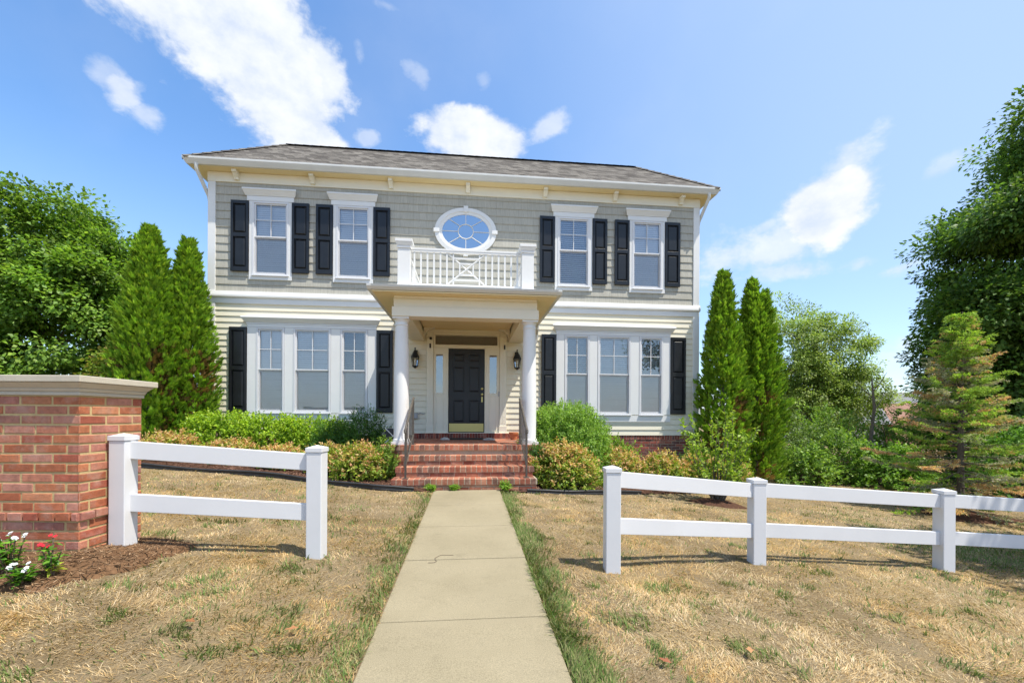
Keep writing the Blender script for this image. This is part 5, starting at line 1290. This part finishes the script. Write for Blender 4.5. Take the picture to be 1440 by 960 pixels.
# understory behind the right lawn
BUSH = [(.075, .14, .03), (.095, .165, .035), (.06, .115, .028), (.125, .19, .045)]
def hedgebush(x, y, rx, ry, h, label, pal, seed, leaf=.085, n=7000):
    shrub('bush', (x, y, GZ_(x, y)), rx, ry, h, label, n, leaf, leaf*.55, pal, seed, 'bush', 'bushes behind the right lawn' if x > 0 else 'bushes under the maple', up=.3, lump=.42, stems=24)
hedgebush(9.4, 12.2, 1.5, 1.2, 2.0, 'feathery grey-green bush right of the twin arborvitae', [(.075, .115, .045), (.09, .135, .05), (.06, .095, .04)], 11)
hedgebush(11.6, 13.0, 1.5, 1.2, 2.3, 'drooping mid-green bush between the ash tree and the gap', BUSH, 12)
hedgebush(13.2, 12.2, 1.3, 1.1, 2.2, 'leafy bright bush below the grey roof of the far house', [(.085, .15, .03), (.11, .175, .035), (.07, .125, .028)], 13)
hedgebush(11.4, 10.6, 1.1, .9, 1.15, 'low vivid green bush at the lawn edge left of the spruce', [(.08, .16, .03), (.11, .19, .035), (.065, .13, .025)], 14)
hedgebush(10.5, 11.3, 1.1, .9, 1.5, 'rounded mid-green bush filling the gap left of the dead sapling', BUSH, 19, n=5500)
hedgebush(9.0, 10.9, .9, .8, 1.1, 'low shaded bush in front of the feathery bush', BUSH, 15, n=4500)
hedgebush(14.6, 10.6, 1.6, 1.3, 2.4, 'dark bush behind the browning spruce', DARK, 16)
hedgebush(16.8, 13.5, 2.0, 1.6, 2.6, 'broad dark bush under the oak, deep in the background', DARK, 17)
hedgebush(12.9, 8.9, 1.1, 1.0, 1.9, 'fresh green bush at the right frame edge beside the spruce', [(.07, .15, .03), (.09, .18, .035), (.05, .11, .025)], 18)
hedgebush(-13.6, 17.0, 2.6, 1.4, 3.6, 'deep green bush in the gap under the maple crown', BUSH, 20, n=8000)
hedgebush(-17.5, 16.0, 2.4, 1.4, 3.4, 'deep green bush under the far left of the maple', BUSH, 21, n=7000)
# dead slender trunk in front of the ash
t = thing('dead_sapling', (12.0, 11.9, GZ_(12, 11.9)), 'bare grey dead sapling standing before the far bushes', 'tree')
mb = MB(); mb.tube([(12.0, 11.9, -.7), (12.02, 11.9, .6), (12.12, 11.88, 1.6), (12.05, 11.9, 2.45)], [.06, .05, .04, .02], 7); mb.build('trunk', M['bark'], t, smooth=True)
mb = MB()
for a_, z_, l_ in ((.4, 1.5, .6), (2.4, 1.9, .5), (5.2, 2.1, .45), (3.6, 1.2, .5)): mb.tube([(12.08, 11.89, z_), (12.08+l_*.5*math.cos(a_), 11.89+l_*.3*math.sin(a_), z_+.22), (12.08+l_*math.cos(a_), 11.89+l_*.6*math.sin(a_), z_+.55)], [.018, .012, .004], 5)
mb.build('branch', M['bark'], t)

# --- spruce, half browned
def spruce(base, h, r, label, seed):
    global rng
    rng = np.random.default_rng(700+seed); random.seed(700+seed)
    root = thing('spruce_tree', base, label, 'tree'); bx, by, bz = base
    tm = MB(); tm.tube([(bx, by, bz-.1), (bx, by, bz+h*.5), (bx+.02, by, bz+h)], [.06, .04, .008], 8)
    PP, TT, NN, LL, CC = [], [], [], [], []
    green = np.array([(.10, .155, .025), (.13, .18, .03), (.08, .13, .025)]); brown = np.array([(.24, .135, .075), (.20, .13, .075), (.28, .18, .10), (.18, .17, .08)]); grey = np.array([(.16, .145, .12), (.14, .135, .10), (.12, .14, .06)])
    nb = 175
    for i in range(nb):
        t = (i+.5)/nb; t = max(0, min(.985, t**.85+random.uniform(-.035, .035))); a = i*2.399+random.uniform(-.5, .5); L = r*(1-t)**.95*random.uniform(.45, 1.2)+.05; z = bz+.08+t*(h-.12)
        d = Vector((math.cos(a), math.sin(a), 0)); p0 = Vector((bx, by, z)); up = .75*t-.12+random.uniform(-.22, .22)
        pts = [p0+d*L*s+Vector((0, 0, L*(up*s-.22*s*s+(.22*s**3 if s > .6 else 0)))) for s in np.linspace(0, 1, 7)]
        tm.tube(pts, [.014*(1-.8*k/6)*(1.2-t*.6) for k in range(7)], 5)
        q = random.random(); z_rel = t
        pal = green if (z_rel > .78 or q < .40) else (brown if q < .68 else grey)
        if random.random() < .35: pal = np.concatenate([pal, green])
        nt_ = int(8+L*24)
        for j in range(nt_):
            s = random.uniform(.18, 1.0); k = min(5, int(s*6)); o = pts[k].lerp(pts[k+1], s*6-k)
            sd_ = random.choice((-1, 1)); side = Vector((-d.y, d.x, 0))*sd_
            tl = random.uniform(.10, .26)*(1.15-s*.5); td = (d*random.uniform(.4, .9)+side*random.uniform(.4, 1)+Vector((0, 0, random.uniform(-.25, .15)))).normalized()
            m = 26; u = rng.uniform(0, 1, m)[:, None]; Pn = np.array(o)+np.array(td)*tl*u
            PP.append(Pn); TT.append(norm(np.array(td)*.8+rdir(m)*.9)); NN.append(rdir(m)); LL.append(rng.uniform(.03, .055, m))
            cc = pal[rng.integers(0, len(pal), m)]*rng.uniform(.7, 1.25, (m, 1))
            if pal is green and s > .75: cc = cc*np.array([1.35, 1.3, 1.0])
            if pal is green and random.random() < .18: cc = brown[rng.integers(0, 4, m)]
            CC.append(cc)
    leaves('foliage', np.concatenate(PP), np.concatenate(TT), np.concatenate(NN), np.concatenate(LL), np.concatenate(LL)*.26, np.concatenate(CC)*np.array([2.9, 2.9, 2.7]), M['needle'], root, .02)
    tm.build('trunk', M['bark'], root, smooth=True)
spruce((9.3, 7.35, GZ_(9.3, 7.35)), 3.85, 1.55, 'spruce with browning needles and a green tip at the right', 1)

# mulch rings under the spruce and the sapling
def ring_mound(cx, cy, r, name='mulch_ring'):
    V = [(cx, cy, gzs(cx, cy)+.07)]; n_ = 28
    for k, (q, dz) in enumerate(((.35, .06), (.7, .04), (1.0, .004), (1.08, -.03))):
        for j in range(n_):
            a = 2*math.pi*j/n_; rr = r*q*(1+.12*math.sin(3*a+cx)+.06*math.sin(7*a)); x, y = cx+rr*math.cos(a), cy+rr*math.sin(a)*.9; V.append((x, y, gzs(x, y)+dz))
    mb = MB(); mb.faces(V, [(0, 1+j, 1+(j+1) % n_) for j in range(n_)]+[(1+k*n_+j, 1+(k+1)*n_+j, 1+(k+1)*n_+(j+1) % n_, 1+k*n_+(j+1) % n_) for k in range(3) for j in range(n_)])
    tag(mb.build(name, M['mulch'], None, smooth=True, origin=(cx, cy, gzs(cx, cy))), kind='structure')
ring_mound(9.3, 7.3, .75); ring_mound(4.3, 7.15, .42)

# --- young leafy sapling by the right fence
def sapling(base, h, label, seed):
    global rng
    rng = np.random.default_rng(800+seed); random.seed(800+seed)
    root = thing('dogwood_sapling', base, label, 'sapling'); bx, by, bz = base; mb = MB(); PP, TT, NN, LL, CC = [], [], [], [], []
    pal = [(.11, .18, .03), (.14, .21, .035), (.09, .155, .03), (.17, .23, .05)]
    for i in range(34):
        a = random.uniform(0, 6.28); sp = random.uniform(.12, .75); hh = h*random.uniform(.35, 1.0)*(1-.35*sp)
        tip = (bx+sp*math.cos(a), by+sp*.8*math.sin(a), bz+hh); cv = branch_curve((bx+.08*math.cos(a), by+.08*math.sin(a), bz), tip, .05, 6, .1)
        mb.tube(cv, [.012*(1-.8*k/6) for k in range(7)], 5)
        m = 46; s = rng.uniform(.30, 1.0, m); pts = np.array([tuple(p) for p in cv]); idx_ = np.minimum((s*6).astype(int), 5); f_ = s*6-idx_
        P = pts[idx_]*(1-f_)[:, None]+pts[idx_+1]*f_[:, None]
        dirn = norm(pts[idx_+1]-pts[idx_]); PP.append(P); TT.append(norm(dirn*.5+rdir(m)*1.0+np.array([0, 0, .25]))); NN.append(norm(rdir(m)*.6+np.array([0, 0, 1.0]))); LL.append(rng.uniform(.06, .115, m)); CC.append(palette(pal, m, .2))
    L_ = np.concatenate(LL)
    leaves('foliage', np.concatenate(PP), np.concatenate(TT), np.concatenate(NN), L_, L_*.5, np.concatenate(CC), M['leaf'], root)
    mb.build('stem', M['bark'], root)
sapling((4.35, 7.2, GZ_(4.35, 7.2)), 1.95, 'bright green sapling with thin bare shoots behind the right fence', 1)

# --- foundation planting
HEDGE = [(.125, .205, .022), (.16, .245, .025), (.10, .175, .022), (.20, .27, .03)]
for x, rx, h, lab, sd_ in ((-5.15, .75, .80, 'leftmost yellow-green hedge shrub under the left triple window', 1), (-4.2, .8, .82, 'second yellow-green hedge shrub under the left triple window', 2), (-3.25, .8, .84, 'third yellow-green hedge shrub, beside the dark yew', 3)):
    shrub('hedge_shrub', (x, 9.55, GZ_(x, 9.55)), rx, .65, h+.10, lab, 11000, .055, .032, HEDGE, 40+sd_, 'shrub', 'clipped hedge under the left windows', up=.6, lump=.14, shape=3.4)
YEW = [(.035, .085, .022), (.045, .105, .026), (.03, .07, .02), (.06, .125, .03)]
shrub('yew_shrub', (-2.05, 8.9, GZ_(-2.05, 8.9)), .55, .5, 1.22, 'dark spiky yew left of the brick porch', 7500, .085, .014, YEW, 51, up=.9, lump=.3)
shrub('yew_shrub', (-2.75, 9.0, GZ_(-2.75, 9)), .5, .5, .95, 'lower dark yew between the hedge and the spiky yew', 5500, .075, .015, YEW, 52, up=.8, lump=.25)
NAN = [(.11, .17, .03), (.15, .20, .035), (.085, .145, .03), (.19, .215, .05)]
NANTOP = [(.30, .175, .12), (.31, .235, .15), (.28, .14, .11), (.24, .235, .09), (.34, .25, .19)]
NG = 'orange-tipped nandina shrubs in the front beds'
def nandina(x, y, rx, ry, h, lab, sd_, n=5000, frac=.85): shrub('nandina_shrub', (x, y, GZ_(x, y)), rx, ry, h, lab, int(n*1.25), .055, .026, NAN, sd_, 'shrub', NG, up=.35, top_pal=NANTOP, top_frac=frac*.68, lump=.32)
nandina(-5.4, 8.35, .6, .45, .50, 'golden nandina at the far left of the bed, beside the arborvitae', 61)
nandina(-4.25, 8.3, .5, .42, .46, 'bronze nandina behind the left fence rail, under the hedge', 62)
nandina(-3.3, 8.1, .45, .4, .42, 'low orange nandina left of the lone fence post', 63)
nandina(-2.45, 7.85, .42, .4, .52, 'yellow-green nandina behind the left fence post', 64, 4000, .6)
nandina(-1.85, 7.55, .50, .42, .62, 'loose orange and lime nandina near the left of the steps', 65, 5000, .65)
shrub('privet_shrub', (-1.45, 7.7, GZ_(-1.45, 7.7)), .28, .25, .72, 'thin light green privet against the left brick pier', 2200, .05, .024, [(.10, .165, .04), (.13, .19, .05), (.08, .14, .035)], 66, up=.9, lump=.35, stems=10)
HOLLY = [(.10, .18, .045), (.125, .215, .05), (.08, .15, .035), (.155, .24, .065)]
shrub('holly_shrub', (1.98, 8.75, GZ_(2.0, 8.75)), 1.0, .85, 1.58, 'big rounded green shrub right of the porch steps', 56000, .060, .018, HOLLY, 71, up=.75, lump=.10, shape=2.7, stems=40)
shrub('yew_shrub', (1.33, 7.85, GZ_(1.33, 7.85)), .34, .3, .85, 'dark narrow yew touching the right stair railing', 3500, .075, .015, YEW, 72, up=.9, lump=.3)
nandina(1.72, 7.62, .66, .5, .84, 'large golden nandina right of the steps, before the round shrub', 73, 9000, .8)
nandina(3.05, 8.5, .6, .45, .72, 'pinkish orange nandina above the first right fence bay', 74, 5500, 1.0)
nandina(3.95, 8.55, .6, .45, .72, 'yellow-green nandina left of the sapling', 75, 5000, .7)
nandina(4.75, 8.6, .5, .45, .78, 'orange nandina directly behind the sapling', 76, 4500, .95)
nandina(5.6, 8.8, .55, .45, .66, 'mixed green nandina right of the sapling', 77, 4000, .6)
shrub('green_shrub', (3.2, 9.6, GZ_(3.2, 9.6)), .8, .5, .95, 'loose bright green shrub before the right brick foundation', 5500, .06, .034, [(.09, .165, .03), (.12, .195, .04), (.15, .21, .05)], 78, up=.5, lump=.4, stems=20)
shrub('green_shrub', (5.3, 9.6, GZ_(5.3, 9.6)), .7, .5, .8, 'dark green shrub at the right end of the brick foundation', 4500, .06, .034, BUSH, 79, up=.5, lump=.35)
# weeds at the foot of the steps
def weed(x, y, r, h, lab, sd_): shrub('weed', (x, y, .018*(y-2.1)+.0), r, r*.7, h, lab, 420, .045, .016, [(.10, .19, .03), (.13, .21, .04)], sd_, 'weed', 'weeds at the foot of the steps', up=.6, lump=.3, stems=3)
weed(.60, 7.0, .11, .13, 'small green weed at the right corner of the walkway end', 81)
weed(-.60, 7.0, .09, .07, 'small weed clump at the left corner of the walkway end', 82)
weed(-.22, 7.06, .08, .05, 'tiny weed sprouting in the joint below the first step', 83)

# --- bedding flowers by the brick wall
def vinca(u, w, h, r, petal, lab, sd_, blooms, yellow=False):
    global rng
    rng = np.random.default_rng(900+sd_); random.seed(900+sd_)
    x, y = cam2world(u, w); z = float(straw_z(np.array(u), np.array(w)))
    root = thing('vinca_plant', (x, y, z), lab, 'flower', 'bedding flowers by the brick wall')
    pal = [(.06, .15, .025), (.09, .19, .03), (.045, .115, .02)]; mb = MB(); PP, TT, NN, LL, CC = [], [], [], [], []
    tips = []
    for i in range(blooms+5):
        a = random.uniform(0, 6.28); sp = r*random.uniform(.15, 1); hh = h*random.uniform(.45, 1.0)
        tip = Vector((x+sp*math.cos(a), y+sp*math.sin(a), z+hh)); tips.append(tip); cv = branch_curve((x+sp*.25*math.cos(a), y+sp*.25*math.sin(a), z), tip, .1, 4, .05); mb.tube(cv, [.004]*5, 5)
        m = 16; s = rng.uniform(.15, .98, m); pts = np.array([tuple(p) for p in cv]); ix_ = np.minimum((s*4).astype(int), 3); f_ = s*4-ix_
        PP.append(pts[ix_]*(1-f_)[:, None]+pts[ix_+1]*f_[:, None]); TT.append(norm(rdir(m)*np.array([1, 1, .35])+np.array([0, 0, .15]))); NN.append(norm(rdir(m)*.4+np.array([0, 0, 1.0]))); LL.append(rng.uniform(.035, .065, m)); c = palette(pal, m, .2)
        lowm = s < .4; c[lowm] = palette([(.20, .26, .035), (.26, .30, .05)], int(lowm.sum()), .15) if sd_ == 2 else c[lowm]; CC.append(c)
    L_ = np.concatenate(LL); leaves('foliage', np.concatenate(PP), np.concatenate(TT), np.concatenate(NN), L_, L_*.42, np.concatenate(CC), M['leaf'], root)
    mb.build('stem', M['twig'], root)
    tips.sort(key=lambda p: -p.z)
    for i in range(blooms):
        p = tips[i]; mb = MB(); nrm = (Vector((random.uniform(-.5, .5), -random.uniform(.3, .9), .9))).normalized(); e1 = nrm.cross(Vector((1, 0, 0))).normalized(); e2 = nrm.cross(e1)
        for rep in range(2):
            o = p+nrm*(.006+.012*rep)+e1*random.uniform(-.012, .012)+e2*random.uniform(-.012, .012)
            for q in range(5):
                a = q*2*math.pi/5+rep*.6; k = random.uniform(.85, 1.1); mb.col = tuple(min(.85, c*k) for c in petal)
                d = e1*math.cos(a)+e2*math.sin(a); s_ = e1*-math.sin(a)+e2*math.cos(a); rr = .0135
                mb.faces([o, o+d*rr*.6+s_*rr*.42+nrm*.002, o+d*rr+s_*rr*.2, o+d*rr-s_*rr*.2, o+d*rr*.6-s_*rr*.42+nrm*.002], [(0, 1, 2, 3, 4)])
        mb.build('bloom', M['petal'], root)
vinca(-3.27, 2.84, .23, .11, (.78, .78, .80), 'bushy white-flowered vinca at the left frame edge', 1, 6)
vinca(-3.06, 2.70, .12, .075, (.78, .78, .80), 'small white-flowered vinca in front of the bushy white one', 3, 4)
vinca(-3.00, 2.83, .23, .09, (.62, .03, .05), 'red-flowered vinca in the mulch before the brick wall', 2, 3)

# --- far house glimpsed between the trees on the right
fh = thing('far_house', (29, 28, -1), 'distant house with grey roof and pink brick gable between the trees', 'house')
mb = MB(); mb.box(24.5, 33.5, 26, 33, -2.2, .9); mb.build('wall', paint('pale_far_siding', (.55, .50, .42), .8, .06, 3), fh)
mb = MB(); mb.faces([(24.0, 25.5, .9), (34, 25.5, .9), (34, 33.5, .9), (24.0, 33.5, .9), (24.0, 29.5, 3.2), (34, 29.5, 3.2)], [(0, 1, 5, 4), (2, 3, 4, 5), (0, 4, 3), (1, 2, 5), (3, 2, 1, 0)]); mb.build('roof', paint('grey_far_shingles', (.17, .17, .18), .9, .15, 6), fh)
mb = MB(); mb.faces([(27.3, 25.3, -1.0), (30.5, 25.3, -1.0), (30.5, 25.3, .9), (28.9, 25.3, 2.3), (27.3, 25.3, .9), (27.3, 28.5, -1.0), (30.5, 28.5, -1.0), (30.5, 28.5, .9), (28.9, 28.5, 2.3), (27.3, 28.5, .9)], [(0, 1, 2, 3, 4), (1, 6, 7, 2), (2, 7, 8, 3), (3, 8, 9, 4), (4, 9, 5, 0)]); mb.build('brick_gable', paint('pink_far_brick', (.45, .25, .17), .9, .12, 12), fh)
